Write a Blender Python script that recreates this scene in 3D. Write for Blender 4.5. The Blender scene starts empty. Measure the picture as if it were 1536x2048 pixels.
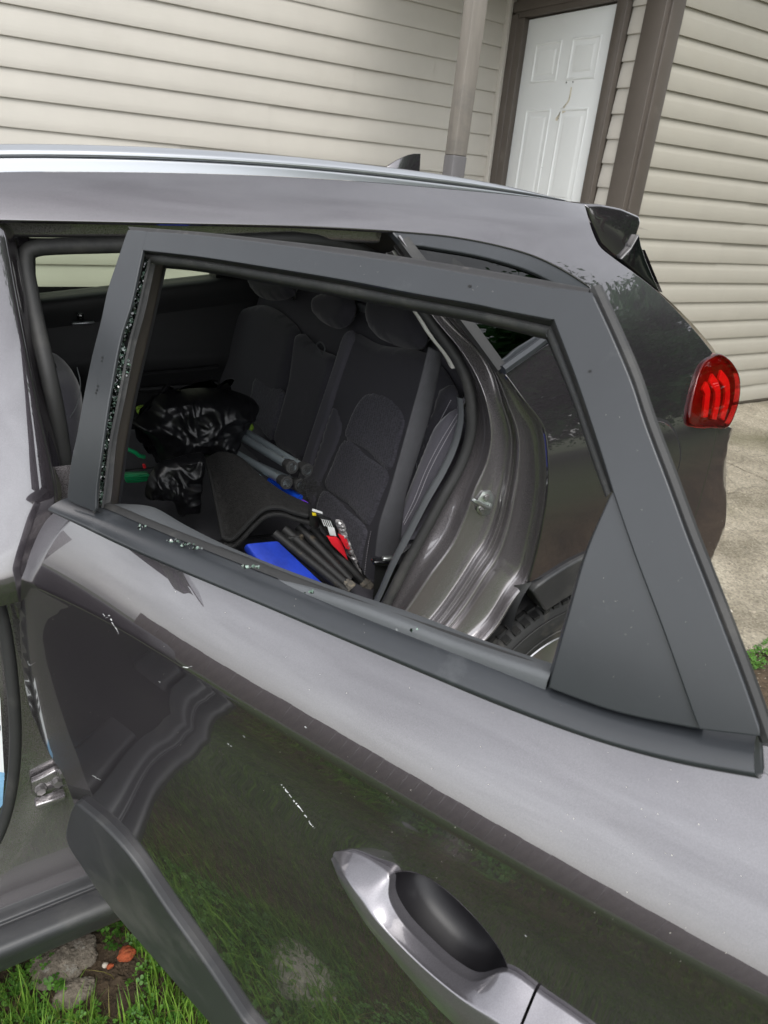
import bpy, bmesh, math, random
from mathutils import Vector, Matrix, noise
from mathutils.geometry import delaunay_2d_cdt
from math import sin, cos, pi, radians, sqrt, hypot, atan2, floor

random.seed(7)
scene = bpy.context.scene
COL = scene.collection

# ------------------------------------------------------------------ camera
EYE = Vector((0.0, 0.0, 1.65))
FPX, CX, CY = 1390.0, 768.0, 1024.0
YAW, PITCH, ROLL = radians(33.2455), radians(25.5254), radians(5.3358)
_f = Vector((sin(YAW)*cos(PITCH), cos(YAW)*cos(PITCH), -sin(PITCH)))
_r0 = Vector((cos(YAW), -sin(YAW), 0)); _u0 = _r0.cross(_f)
_r = _r0*cos(ROLL) + _u0*sin(ROLL); _u = -_r0*sin(ROLL) + _u0*cos(ROLL)
cam_data = bpy.data.cameras.new('camera')
cam = bpy.data.objects.new('camera', cam_data)
COL.objects.link(cam)
M3 = Matrix((_r, _u, -_f)).transposed()
cam.matrix_world = Matrix.Translation(EYE) @ M3.to_4x4()
cam_data.sensor_fit = 'HORIZONTAL'; cam_data.sensor_width = 36.0
cam_data.lens = FPX/1536.0*36.0
cam_data.clip_start = 0.02; cam_data.clip_end = 400.0
cam_data.dof.use_dof = True; cam_data.dof.focus_distance = 1.25; cam_data.dof.aperture_fstop = 16.0
scene.camera = cam

# ------------------------------------------------------------------ sky and sun (overcast)
world = bpy.data.worlds.new('World'); scene.world = world; world.use_nodes = True
wn = world.node_tree; wn.nodes.clear()
wo = wn.nodes.new('ShaderNodeOutputWorld'); bg = wn.nodes.new('ShaderNodeBackground')
sky = wn.nodes.new('ShaderNodeTexSky'); sky.sky_type = 'NISHITA'; sky.sun_disc = False
SUN_EL, SUN_AZ = radians(58), radians(205)
sky.sun_elevation = SUN_EL; sky.sun_rotation = SUN_AZ
sky.air_density = 1.0; sky.dust_density = 1.5; sky.ozone_density = 1.0
hs = wn.nodes.new('ShaderNodeHueSaturation'); hs.inputs['Saturation'].default_value = 0.14
wn.links.new(sky.outputs[0], hs.inputs['Color']); 
# overcast: broken cloud cover modulating the sky all round
wtc = wn.nodes.new('ShaderNodeTexCoord'); wmp = wn.nodes.new('ShaderNodeMapping'); wmp.inputs['Scale'].default_value = (1.0, 1.0, 2.6)
wnz = wn.nodes.new('ShaderNodeTexNoise'); wnz.inputs['Scale'].default_value = 2.6; wnz.inputs['Detail'].default_value = 7; wnz.inputs['Roughness'].default_value = 0.55; wnz.inputs['Distortion'].default_value = 0.6
wmr = wn.nodes.new('ShaderNodeMapRange'); wmr.inputs['From Min'].default_value = 0.30; wmr.inputs['From Max'].default_value = 0.70; wmr.inputs['To Min'].default_value = 0.78; wmr.inputs['To Max'].default_value = 1.20
wmx = wn.nodes.new('ShaderNodeMix'); wmx.data_type = 'RGBA'; wmx.blend_type = 'MULTIPLY'; wmx.inputs[0].default_value = 1.0
wn.links.new(wtc.outputs['Generated'], wmp.inputs['Vector']); wn.links.new(wmp.outputs[0], wnz.inputs['Vector']); wn.links.new(wnz.outputs[0], wmr.inputs['Value'])
wn.links.new(hs.outputs[0], wmx.inputs[6]); wn.links.new(wmr.outputs[0], wmx.inputs[7]); wn.links.new(wmx.outputs[2], bg.inputs[0])
bg.inputs[1].default_value = 0.15
wn.links.new(bg.outputs[0], wo.inputs[0])
sd = bpy.data.lights.new('sun', 'SUN'); sd.energy = 0.6; sd.angle = radians(35); sd.color = (1.0, 0.97, 0.92)
sun = bpy.data.objects.new('sun', sd); COL.objects.link(sun)
# direction towards the sun (sky rotation is clockwise from +Y)
sdir = Vector((sin(SUN_AZ)*cos(SUN_EL), cos(SUN_AZ)*cos(SUN_EL), sin(SUN_EL)))
sun.rotation_euler = sdir.to_track_quat('Z', 'Y').to_euler()
sun.location = sdir*30
vs = scene.view_settings; vs.view_transform = 'Standard'; vs.look = 'None'; vs.gamma = 1.0; vs.use_curve_mapping = False
vs.exposure = 1.42
scene.cycles.use_denoising = True
scene.cycles.max_bounces = 10; scene.cycles.diffuse_bounces = 4; scene.cycles.glossy_bounces = 6
scene.cycles.caustics_reflective = False; scene.cycles.caustics_refractive = False
scene.cycles.sample_clamp_indirect = 6.0

# ------------------------------------------------------------------ helpers: geometry of the view
def ray(px, py):
    return _r*((px-CX)/FPX) + _u*(-(py-CY)/FPX) + _f
def atY(px, py, Y):
    d = ray(px, py); return EYE + d*(Y/d.y)
def atX(px, py, X):
    d = ray(px, py); return EYE + d*(X/d.x)
def atZ(px, py, Z):
    d = ray(px, py); return EYE + d*((Z-EYE.z)/d.z)
def solve(px, py, F, t0=0.15, t1=6.0, n=160):
    """first crossing of F(P) from negative to positive along the ray"""
    d = ray(px, py); a = t0; fa = F(EYE+d*a); best = (1e9, None)
    for i in range(1, n+1):
        b = t0+(t1-t0)*i/n; fb = F(EYE+d*b)
        if fa <= 0 < fb:
            for _ in range(40):
                m = 0.5*(a+b)
                if F(EYE+d*m) <= 0: a = m
                else: b = m
            return EYE+d*b
        if abs(fb) < best[0]: best = (abs(fb), b)
        a, fa = b, fb
    if best[0] < 0.05: return EYE+d*best[1]     # grazing: nearest approach
    raise RuntimeError('no hit %s %s' % (px, py))
def interp(tab):
    """smooth (monotone-ish cubic) interpolation of [(t,v)...]"""
    ts = [a for a, _ in tab]; vv = [b for _, b in tab]; n = len(tab)
    ms = []
    for i in range(n):
        if i == 0: m = (vv[1]-vv[0])/(ts[1]-ts[0])
        elif i == n-1: m = (vv[-1]-vv[-2])/(ts[-1]-ts[-2])
        else:
            d0 = (vv[i]-vv[i-1])/(ts[i]-ts[i-1]); d1 = (vv[i+1]-vv[i])/(ts[i+1]-ts[i])
            m = (d0*(ts[i+1]-ts[i])+d1*(ts[i]-ts[i-1]))/(ts[i+1]-ts[i-1])
        ms.append(m)
    def f(t):
        if t <= ts[0]: return vv[0]+ms[0]*(t-ts[0])
        if t >= ts[-1]: return vv[-1]+ms[-1]*(t-ts[-1])
        i = 0
        while ts[i+1] < t: i += 1
        h = ts[i+1]-ts[i]; u = (t-ts[i])/h
        return ((2*u**3-3*u*u+1)*vv[i] + (u**3-2*u*u+u)*h*ms[i] + (-2*u**3+3*u*u)*vv[i+1] + (u**3-u*u)*h*ms[i+1])
    return f
def sstep(a, b, t):
    t = max(0.0, min(1.0, (t-a)/(b-a))); return t*t*(3-2*t)
def lerp(a, b, t): return a+(b-a)*t

# ------------------------------------------------------------------ helpers: curves
def spline(pts, closed=False, sub=8):
    """Catmull-Rom (centripetal-ish) through points of any dimension"""
    P = [Vector(p) for p in pts]; n = len(P); out = []
    if n < 3 and not closed:
        return [P[0].lerp(P[1], i/sub) for i in range(sub+1)]
    rng = range(n) if closed else range(n-1)
    for i in rng:
        p1 = P[i]; p2 = P[(i+1) % n]
        p0 = P[(i-1) % n] if (closed or i > 0) else p1*2-p2
        p3 = P[(i+2) % n] if (closed or i+2 < n) else p2*2-p1
        d1 = max(1e-9, (p1-p0).length**0.5); d2 = max(1e-9, (p2-p1).length**0.5); d3 = max(1e-9, (p3-p2).length**0.5)
        m1 = ((p1-p0)/d1-(p2-p0)/(d1+d2)+(p2-p1)/d2)*d2
        m2 = ((p2-p1)/d2-(p3-p1)/(d2+d3)+(p3-p2)/d3)*d2
        for k in range(sub):
            t = k/sub
            out.append(p1*(2*t**3-3*t*t+1)+m1*(t**3-2*t*t+t)+p2*(-2*t**3+3*t*t)+m2*(t**3-t*t))
    if not closed: out.append(P[-1].copy())
    return out
def resample(P, n):
    L = [0.0]
    for a, b in zip(P, P[1:]): L.append(L[-1]+(b-a).length)
    T = L[-1]; out = []; j = 0
    for i in range(n):
        d = T*i/(n-1)
        while j < len(P)-2 and L[j+1] < d: j += 1
        w = (d-L[j])/max(1e-12, L[j+1]-L[j]); out.append(P[j].lerp(P[j+1], min(1, max(0, w))))
    return out
def outline(*segs, step=None):
    """closed outline from segments; each segment is splined, joints stay sharp. returns list of 2D Vectors"""
    out = []
    for s in segs:
        q = spline(s, sub=10) if len(s) > 2 else [Vector(s[0]), Vector(s[1])]
        if out and (out[-1]-q[0]).length < 1e-6: q = q[1:]
        out += q
    if (out[0]-out[-1]).length < 1e-6: out.pop()
    return out
def redense(P, step):
    """closed polygon, edges subdivided to about step, short edges kept (corners survive)"""
    out = []; n = len(P)
    # drop very short
    Q = [P[0]]
    for p in P[1:]:
        if (p-Q[-1]).length > step*0.3: Q.append(p)
    if (Q[0]-Q[-1]).length < step*0.3: Q.pop()
    n = len(Q)
    for i in range(n):
        a, b = Q[i], Q[(i+1) % n]; k = max(1, int(round((b-a).length/step)))
        for j in range(k): out.append(a.lerp(b, j/k))
    return out
def inside(p, poly):
    x, y = p[0], p[1]; c = False; n = len(poly); j = n-1
    for i in range(n):
        xi, yi = poly[i][0], poly[i][1]; xj, yj = poly[j][0], poly[j][1]
        if (yi > y) != (yj > y) and x < (xj-xi)*(y-yi)/(yj-yi)+xi: c = not c
        j = i
    return c
def seg_dist(p, a, b):
    ab = b-a; t = max(0, min(1, (p-a).dot(ab)/max(1e-12, ab.dot(ab)))); return (p-(a+ab*t)).length
def poly_dist(p, poly):
    n = len(poly); return min(seg_dist(p, poly[i], poly[(i+1) % n]) for i in range(n))
def area2(P):
    return 0.5*sum(P[i].x*P[(i+1) % len(P)].y-P[(i+1) % len(P)].x*P[i].y for i in range(len(P)))

# ------------------------------------------------------------------ helpers: objects
def link(o, parent=None):
    COL.objects.link(o)
    if parent is not None:
        o.parent = parent
        if parent.type == 'EMPTY': o.matrix_parent_inverse = Matrix.Translation(-parent.location)
    return o
def mesh_obj(name, verts, faces, mat, parent=None, smooth=True, normals=None, sharp=None):
    me = bpy.data.meshes.new(name); me.from_pydata([tuple(v) for v in verts], [], faces); me.update()
    if mat is not None:
        for m in (mat if isinstance(mat, (list, tuple)) else [mat]): me.materials.append(m)
    if smooth:
        me.polygons.foreach_set('use_smooth', [True]*len(me.polygons))
        if sharp is not None: me.set_sharp_from_angle(angle=radians(sharp))
    if normals is not None: me.normals_split_custom_set_from_vertices([tuple(n) for n in normals])
    return link(bpy.data.objects.new(name, me), parent)
def bm_obj(name, bm, mat, parent=None, smooth=False, sharp=35):
    me = bpy.data.meshes.new(name); bm.normal_update(); bm.to_mesh(me); bm.free()
    if mat is not None: me.materials.append(mat)
    if smooth:
        me.polygons.foreach_set('use_smooth', [True]*len(me.polygons)); me.set_sharp_from_angle(angle=radians(sharp))
    return link(bpy.data.objects.new(name, me), parent)
def empty(name, loc=(0, 0, 0), parent=None):
    o = bpy.data.objects.new(name, None); o.location = loc; o.empty_display_size = 0.1; return link(o, parent)
def tag(o, label=None, cat=None, group=None, kind=None):
    if label: o['label'] = label
    if cat: o['category'] = cat
    if group: o['group'] = group
    if kind: o['kind'] = kind
    return o
def to_local(o, root):
    """parent o to root (an Empty at root.location, unrotated) keeping world place"""
    o.parent = root; o.matrix_parent_inverse = Matrix.Translation(-root.location); return o
def boxbm(bm, c, s, rot=None, bevel=0.0, seg=2):
    r = bmesh.ops.create_cube(bm, size=1.0); vs_ = r['verts']
    for v in vs_: v.co = Vector((v.co.x*s[0], v.co.y*s[1], v.co.z*s[2]))
    if bevel > 0:
        es = list({e for v in vs_ for e in v.link_edges})
        rr = bmesh.ops.bevel(bm, geom=es, offset=bevel, segments=seg, profile=0.5, affect='EDGES')
        vs_ = list({v for f in rr['faces'] for v in f.verts} | {v for v in vs_ if v.is_valid})
    for v in vs_:
        p = v.co
        if rot is not None: p = rot @ p
        v.co = p+Vector(c)
    return vs_
def box(name, c, s, mat, parent=None, rot=None, bevel=0.0, seg=2):
    bm = bmesh.new(); boxbm(bm, c, s, rot, bevel, seg)
    return bm_obj(name, bm, mat, parent, smooth=bevel > 0, sharp=50)
def frames(P):
    """parallel transport frames"""
    T = []
    for i in range(len(P)):
        a = P[max(0, i-1)]; b = P[min(len(P)-1, i+1)]; T.append((b-a).normalized())
    n = T[0].orthogonal().normalized(); N = []
    for t in T:
        n = (n-t*n.dot(t)).normalized(); N.append(n.copy())
    return T, N
def sweep(name, path, section, mat, parent=None, up=None, scale=None, cap=True, closed_sec=True, sharp=40):
    """sweep a 2D section (a,b) along path; a along side = T x up, b along up"""
    P = [Vector(p) for p in path]; T, N = frames(P); V = []; F = []; k = len(section)
    for i, p in enumerate(P):
        t = T[i]
        if up is not None:
            uu = up[i] if isinstance(up, list) else Vector(up)
            b = (uu-t*uu.dot(t)).normalized(); a = t.cross(b)
        else:
            b = N[i]; a = t.cross(b)
        s = 1.0 if scale is None else scale[i]
        for (q, w) in section: V.append(p+a*(q*s)+b*(w*s))
    n = len(P); kk = k if closed_sec else k-1
    for i in range(n-1):
        for j in range(kk):
            j2 = (j+1) % k; F.append((i*k+j, i*k+j2, (i+1)*k+j2, (i+1)*k+j))
    if cap and closed_sec:
        F.append(tuple(range(k-1, -1, -1))); F.append(tuple((n-1)*k+j for j in range(k)))
    me_o = mesh_obj(name, V, F, mat, parent, smooth=True, sharp=sharp)
    fix_normals(me_o); return me_o
def fix_normals(o):
    bm = bmesh.new(); bm.from_mesh(o.data); bmesh.ops.recalc_face_normals(bm, faces=bm.faces); bm.to_mesh(o.data); bm.free()
def circle(r, n=10, sx=1.0, sy=1.0):
    return [(r*cos(2*pi*i/n)*sx, r*sin(2*pi*i/n)*sy) for i in range(n)]
def tube(name, path, r, mat, parent=None, n=10, sub=0, scale=None):
    P = spline(path, sub=sub) if sub else [Vector(p) for p in path]
    return sweep(name, P, circle(r, n), mat, parent, scale=scale)
def loft(name, curves, mat, parent=None, nu=40, sub=4, sharp=None, flip=False, raw=False):
    """surface through several 3D polylines (each resampled to nu points); Catmull-Rom across"""
    C = [list(c) if raw else resample(spline(c, sub=8) if len(c) > 2 else [Vector(q) for q in c], nu) for c in curves]
    if raw: nu = len(C[0])
    cols = []
    for i in range(nu):
        q = [c[i] for c in C]; cols.append(spline(q, sub=sub) if (sub > 1 and len(q) > 2) else [Vector(x) for x in q])
    m = len(cols[0]); V = [p for c in cols for p in c]; F = []
    for i in range(nu-1):
        for j in range(m-1):
            f = (i*m+j, i*m+j+1, (i+1)*m+j+1, (i+1)*m+j); F.append(f[::-1] if flip else f)
    return mesh_obj(name, V, F, mat, parent, smooth=True, sharp=sharp)
def panel(name, poly, pos, mat, parent=None, step=0.02, depth=0.012, rad=0.003, holes=(), nrm=None, back=False, bulge=None, grid=None, extra=(), skip=None):
    """sheet over the parameter outline poly [(u,v)] mapped by pos(u,v)->Vector, with a rounded, returned edge.
    nrm(u,v) gives the outward normal (default from differences)."""
    P = redense([Vector((p[0], p[1])) for p in poly], step)
    if area2(P) < 0: P.reverse()
    H = []
    for h in holes:
        q = redense([Vector((p[0], p[1])) for p in h], step)
        if area2(q) > 0: q.reverse()
        H.append(q)
    allp = list(P); edges = [(i, (i+1) % len(P)) for i in range(len(P))]; loops = [list(range(len(P)))]
    for h in H:
        b = len(allp); allp += h; edges += [(b+i, b+(i+1) % len(h)) for i in range(len(h))]; loops.append(list(range(b, b+len(h))))
    gs = grid or step
    u0 = min(p.x for p in P); u1 = max(p.x for p in P); v0 = min(p.y for p in P); v1 = max(p.y for p in P)
    pts = list(allp); nb = len(allp); row = 0; v = v0+gs*0.5
    while v < v1:
        u = u0+gs*(0.25 if row % 2 else 0.75)
        while u < u1:
            q = Vector((u, v))
            if (skip is None or not skip(q)) and inside(q, P) and not any(inside(q, h) for h in H) and min(poly_dist(q, P), *(poly_dist(q, h) for h in H), 9) > gs*0.45: pts.append(q)
            u += gs
        v += gs*0.87; row += 1
    for q in extra:
        if inside(q, P) and not any(inside(q, h) for h in H) and min(poly_dist(q, P), *(poly_dist(q, h) for h in H), 9) > 0.002: pts.append(q)
    vo, eo, fo, ov, oe, of = delaunay_2d_cdt(pts, edges, [], 0, 1e-7)
    m = {}
    for i, o in enumerate(ov):
        for k in o: m[k] = i
    def nn(u, w):
        if nrm is not None: return nrm(u, w)
        e = 5e-4
        a = pos(u+e, w)-pos(u-e, w); b = pos(u, w+e)-pos(u, w-e); return a.cross(b).normalized()
    V = []; NN = []
    for q in vo:
        p = pos(q.x, q.y); n_ = nn(q.x, q.y)
        if bulge is not None:
            p = p+n_*bulge(q)
        V.append(p); NN.append(n_)
    F = []
    for f in fo:
        c = Vector((0, 0))
        for i in f: c += vo[i]
        c /= len(f)
        if inside(c, P) and not any(inside(c, h) for h in H):
            F.append(tuple(f))
    # orientation check
    if F:
        s = 0
        for f in F[:40]:
            a, b, c = V[f[0]], V[f[1]], V[f[2]]; s += (b-a).cross(c-a).dot(NN[f[0]])
        if s < 0: F = [tuple(reversed(f)) for f in F]
    flipped = bool(F) and s < 0
    front_n = len(V)
    if bulge is not None:   # recompute normals from the faces
        acc = [Vector((0, 0, 0)) for _ in V]
        for f in F:
            a, b, c = V[f[0]], V[f[1]], V[f[2]]; w = (b-a).cross(c-a)
            for i in f: acc[i] += w
        NN = [(a.normalized() if a.length > 0 else NN[i]) for i, a in enumerate(acc)]
    if depth > 0:
        for L in loops:
            k = len(L); ids = [m[i] for i in L]; rings = [ids]
            offs = []
            for j in range(k):
                a = V[ids[j-1]]; b = V[ids[(j+1) % k]]; n_ = NN[ids[j]]
                t = (b-a); t = t-n_*t.dot(n_); o = t.cross(n_)
                if flipped: o = -o
                o = o.normalized() if o.length > 1e-9 else Vector((0, 0, 0)); offs.append(o)
            for (qo, qn, wn_, wo_) in ((0.7, -0.3, 0.7, 0.7), (1.0, -1.0, 0, 1), (1.0, -max(1.001, depth/rad), 0, 1)):
                r_ = []
                for j in range(k):
                    b = V[ids[j]]; n_ = NN[ids[j]]
                    V.append(b+offs[j]*(qo*rad)+n_*(qn*rad)); NN.append((n_*wn_+offs[j]*wo_).normalized()); r_.append(len(V)-1)
                rings.append(r_)
            for ra, rb in zip(rings, rings[1:]):
                for j in range(k):
                    j2 = (j+1) % k; f = (ra[j], rb[j], rb[j2], ra[j2]); F.append(tuple(reversed(f)) if flipped else f)
    if back and depth > 0:
        b0 = len(V)
        for i in range(front_n): V.append(V[i]-NN[i]*depth); NN.append(-NN[i])
        for f in list(F):
            if all(i < front_n for i in f): F.append(tuple(reversed([i+b0 for i in f])))
    return mesh_obj(name, V, F, mat, parent, smooth=True, normals=NN)

# ------------------------------------------------------------------ helpers: materials
MATS = {}
def material(name, base, rough=0.5, metal=0.0, coat=0.0, coat_rough=0.03, var=None, bump=None, spec=0.5, emit=None, trans=0.0, ior=1.45, alpha=1.0, sheen=0.0, dirt=None):
    """procedural principled material. var=(scale, amount, stretch(x,y,z)); bump=(scale, strength, distance, stretch); dirt=(colour, scale, threshold, amount)"""
    m = bpy.data.materials.new(name); m.use_nodes = True; nt = m.node_tree; b = nt.nodes['Principled BSDF']
    N = nt.nodes.new; Lk = nt.links.new
    b.inputs['Base Color'].default_value = (*base, 1); b.inputs['Roughness'].default_value = rough; b.inputs['Metallic'].default_value = metal
    b.inputs['Coat Weight'].default_value = coat; b.inputs['Coat Roughness'].default_value = coat_rough
    b.inputs['Specular IOR Level'].default_value = spec; b.inputs['Transmission Weight'].default_value = trans; b.inputs['IOR'].default_value = ior
    b.inputs['Alpha'].default_value = alpha
    if sheen: b.inputs['Sheen Weight'].default_value = sheen
    if emit: b.inputs['Emission Color'].default_value = (*emit[0], 1); b.inputs['Emission Strength'].default_value = emit[1]
    tc = N('ShaderNodeTexCoord'); last = None
    def coords(st):
        mp = N('ShaderNodeMapping'); mp.inputs['Scale'].default_value = st; Lk(tc.outputs['Object'], mp.inputs['Vector']); return mp.outputs[0]
    if var:
        sc_, am, st = (list(var)+[(1, 1, 1)])[:3]
        nz = N('ShaderNodeTexNoise'); nz.inputs['Scale'].default_value = sc_; nz.inputs['Detail'].default_value = 6; nz.inputs['Roughness'].default_value = 0.65
        Lk(coords(st), nz.inputs['Vector'])
        mr = N('ShaderNodeMapRange'); mr.inputs['From Min'].default_value = 0.25; mr.inputs['From Max'].default_value = 0.75
        mr.inputs['To Min'].default_value = 1-am; mr.inputs['To Max'].default_value = 1+am; Lk(nz.outputs[0], mr.inputs['Value'])
        mx = N('ShaderNodeMix'); mx.data_type = 'RGBA'; mx.blend_type = 'MULTIPLY'; mx.inputs[0].default_value = 1.0
        mx.inputs[6].default_value = (*base, 1); Lk(mr.outputs[0], mx.inputs[7]); last = mx.outputs[2]
    if dirt:
        colr, sc_, th, am = dirt[:4]
        nz = N('ShaderNodeTexNoise'); nz.inputs['Scale'].default_value = sc_; nz.inputs['Detail'].default_value = 8; nz.inputs['Roughness'].default_value = 0.7
        Lk(coords(dirt[4] if len(dirt) > 4 else (1, 1, 1)), nz.inputs['Vector'])
        mr = N('ShaderNodeMapRange'); mr.inputs['From Min'].default_value = th; mr.inputs['From Max'].default_value = th+0.15; mr.inputs['To Max'].default_value = am
        Lk(nz.outputs[0], mr.inputs['Value'])
        mx = N('ShaderNodeMix'); mx.data_type = 'RGBA'; Lk(mr.outputs[0], mx.inputs[0])
        if last: Lk(last, mx.inputs[6])
        else: mx.inputs[6].default_value = (*base, 1)
        mx.inputs[7].default_value = (*colr, 1); last = mx.outputs[2]
        ra = N('ShaderNodeMapRange'); ra.inputs['To Min'].default_value = rough; ra.inputs['To Max'].default_value = max(rough, 0.7); Lk(mr.outputs[0], ra.inputs['Value']); Lk(ra.outputs[0], b.inputs['Roughness'])
    if last: Lk(last, b.inputs['Base Color'])
    if bump:
        sc_, stg, dist, st = (list(bump)+[(1, 1, 1)])[:4]
        nz = N('ShaderNodeTexNoise'); nz.inputs['Scale'].default_value = sc_; nz.inputs['Detail'].default_value = 4
        Lk(coords(st), nz.inputs['Vector'])
        bp = N('ShaderNodeBump'); bp.inputs['Strength'].default_value = stg; bp.inputs['Distance'].default_value = dist
        Lk(nz.outputs[0], bp.inputs['Height']); Lk(bp.outputs[0], b.inputs['Normal'])
    MATS[name] = m; return m
def nodes_of(m):
    nt = m.node_tree; return nt, nt.nodes['Principled BSDF']
# ================================================================== materials of the place
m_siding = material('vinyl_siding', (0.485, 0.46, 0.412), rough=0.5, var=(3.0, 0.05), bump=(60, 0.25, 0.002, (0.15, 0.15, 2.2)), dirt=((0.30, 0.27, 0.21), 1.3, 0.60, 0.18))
m_siding2 = material('vinyl_siding_darker', (0.375, 0.353, 0.30), rough=0.5, var=(3.0, 0.05), bump=(60, 0.25, 0.002, (0.15, 0.15, 2.2)), dirt=((0.27, 0.24, 0.18), 1.5, 0.58, 0.22))  # darker tone of the siding, used on the projecting wall
m_trim = material('brown_trim', (0.092, 0.078, 0.066), rough=0.42, var=(4, 0.12), dirt=((0.17, 0.15, 0.13), 6, 0.62, 0.4))
m_doorw = material('white_door', (0.74, 0.76, 0.755), rough=0.38, var=(2, 0.03), dirt=((0.42, 0.36, 0.27), 4.5, 0.66, 0.45))
m_post = material('weathered_post', (0.215, 0.195, 0.17), rough=0.75, var=(12, 0.25, (1, 1, 0.12)), bump=(70, 0.5, 0.002, (1, 1, 0.06)), dirt=((0.13, 0.125, 0.12), 2.2, 0.52, 0.7, (0.6, 0.6, 1)))
m_postgrey = material('post_grey_paint', (0.115, 0.11, 0.112), rough=0.6, var=(9, 0.2, (1, 1, 0.2)), dirt=((0.33, 0.30, 0.25), 9, 0.60, 0.6))
m_wallcore = material('wall_sheathing', (0.20, 0.17, 0.13), rough=0.9, var=(5, 0.1))
m_roof = material('roof_shingle', (0.07, 0.065, 0.06), rough=0.9, var=(30, 0.3))
m_soffit = material('soffit_panel', (0.5, 0.47, 0.41), rough=0.6, var=(4, 0.05))
m_stain = material('glue_stain', (0.62, 0.57, 0.45), rough=0.55, var=(40, 0.3))
m_dark = material('dark_hole', (0.02, 0.02, 0.02), rough=0.7, var=(10, 0.1))

# concrete, soil
def ground_material():
    m = bpy.data.materials.new('soil'); m.use_nodes = True; nt = m.node_tree; b = nt.nodes['Principled BSDF']; N = nt.nodes.new; L = nt.links.new
    tc = N('ShaderNodeTexCoord'); n1 = N('ShaderNodeTexNoise'); n1.inputs['Scale'].default_value = 2.3; n1.inputs['Detail'].default_value = 10; n1.inputs['Roughness'].default_value = 0.7
    L(tc.outputs['Object'], n1.inputs['Vector']); cr = N('ShaderNodeValToRGB'); L(n1.outputs[0], cr.inputs[0])
    e = cr.color_ramp.elements; e[0].position = 0.35; e[0].color = (0.028, 0.018, 0.010, 1); e[1].position = 0.68; e[1].color = (0.10, 0.07, 0.042, 1)
    n2 = N('ShaderNodeTexNoise'); n2.inputs['Scale'].default_value = 55; n2.inputs['Detail'].default_value = 5; L(tc.outputs['Object'], n2.inputs['Vector'])
    mx = N('ShaderNodeMix'); mx.data_type = 'RGBA'; mx.blend_type = 'OVERLAY'; mx.inputs[0].default_value = 0.7; L(cr.outputs[0], mx.inputs[6]); L(n2.outputs[0], mx.inputs[7]); L(mx.outputs[2], b.inputs['Base Color'])
    sx = N('ShaderNodeSeparateXYZ'); L(tc.outputs['Object'], sx.inputs[0]); mg = N('ShaderNodeMapRange'); mg.inputs['From Min'].default_value = 0.35; mg.inputs['From Max'].default_value = -0.6; L(sx.outputs['Y'], mg.inputs['Value'])
    gc = N('ShaderNodeValToRGB'); L(n2.outputs[0], gc.inputs[0]); g_ = gc.color_ramp.elements; g_[0].color = (0.03, 0.042, 0.016, 1); g_[1].color = (0.09, 0.11, 0.05, 1)
    ml = N('ShaderNodeMix'); ml.data_type = 'RGBA'; mh = N('ShaderNodeMapRange'); mh.inputs['From Min'].default_value = -0.5; mh.inputs['From Max'].default_value = -1.4; L(sx.outputs['X'], mh.inputs['Value']); mm = N('ShaderNodeMath'); mm.operation = 'MAXIMUM'; L(mg.outputs[0], mm.inputs[0]); L(mh.outputs[0], mm.inputs[1]); L(mm.outputs[0], ml.inputs[0]); L(mx.outputs[2], ml.inputs[6]); L(gc.outputs[0], ml.inputs[7]); L(ml.outputs[2], b.inputs['Base Color'])
    b.inputs['Roughness'].default_value = 0.95
    bp = N('ShaderNodeBump'); bp.inputs['Strength'].default_value = 0.9; bp.inputs['Distance'].default_value = 0.012; L(n2.outputs[0], bp.inputs['Height']); L(bp.outputs[0], b.inputs['Normal'])
    return m
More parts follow.
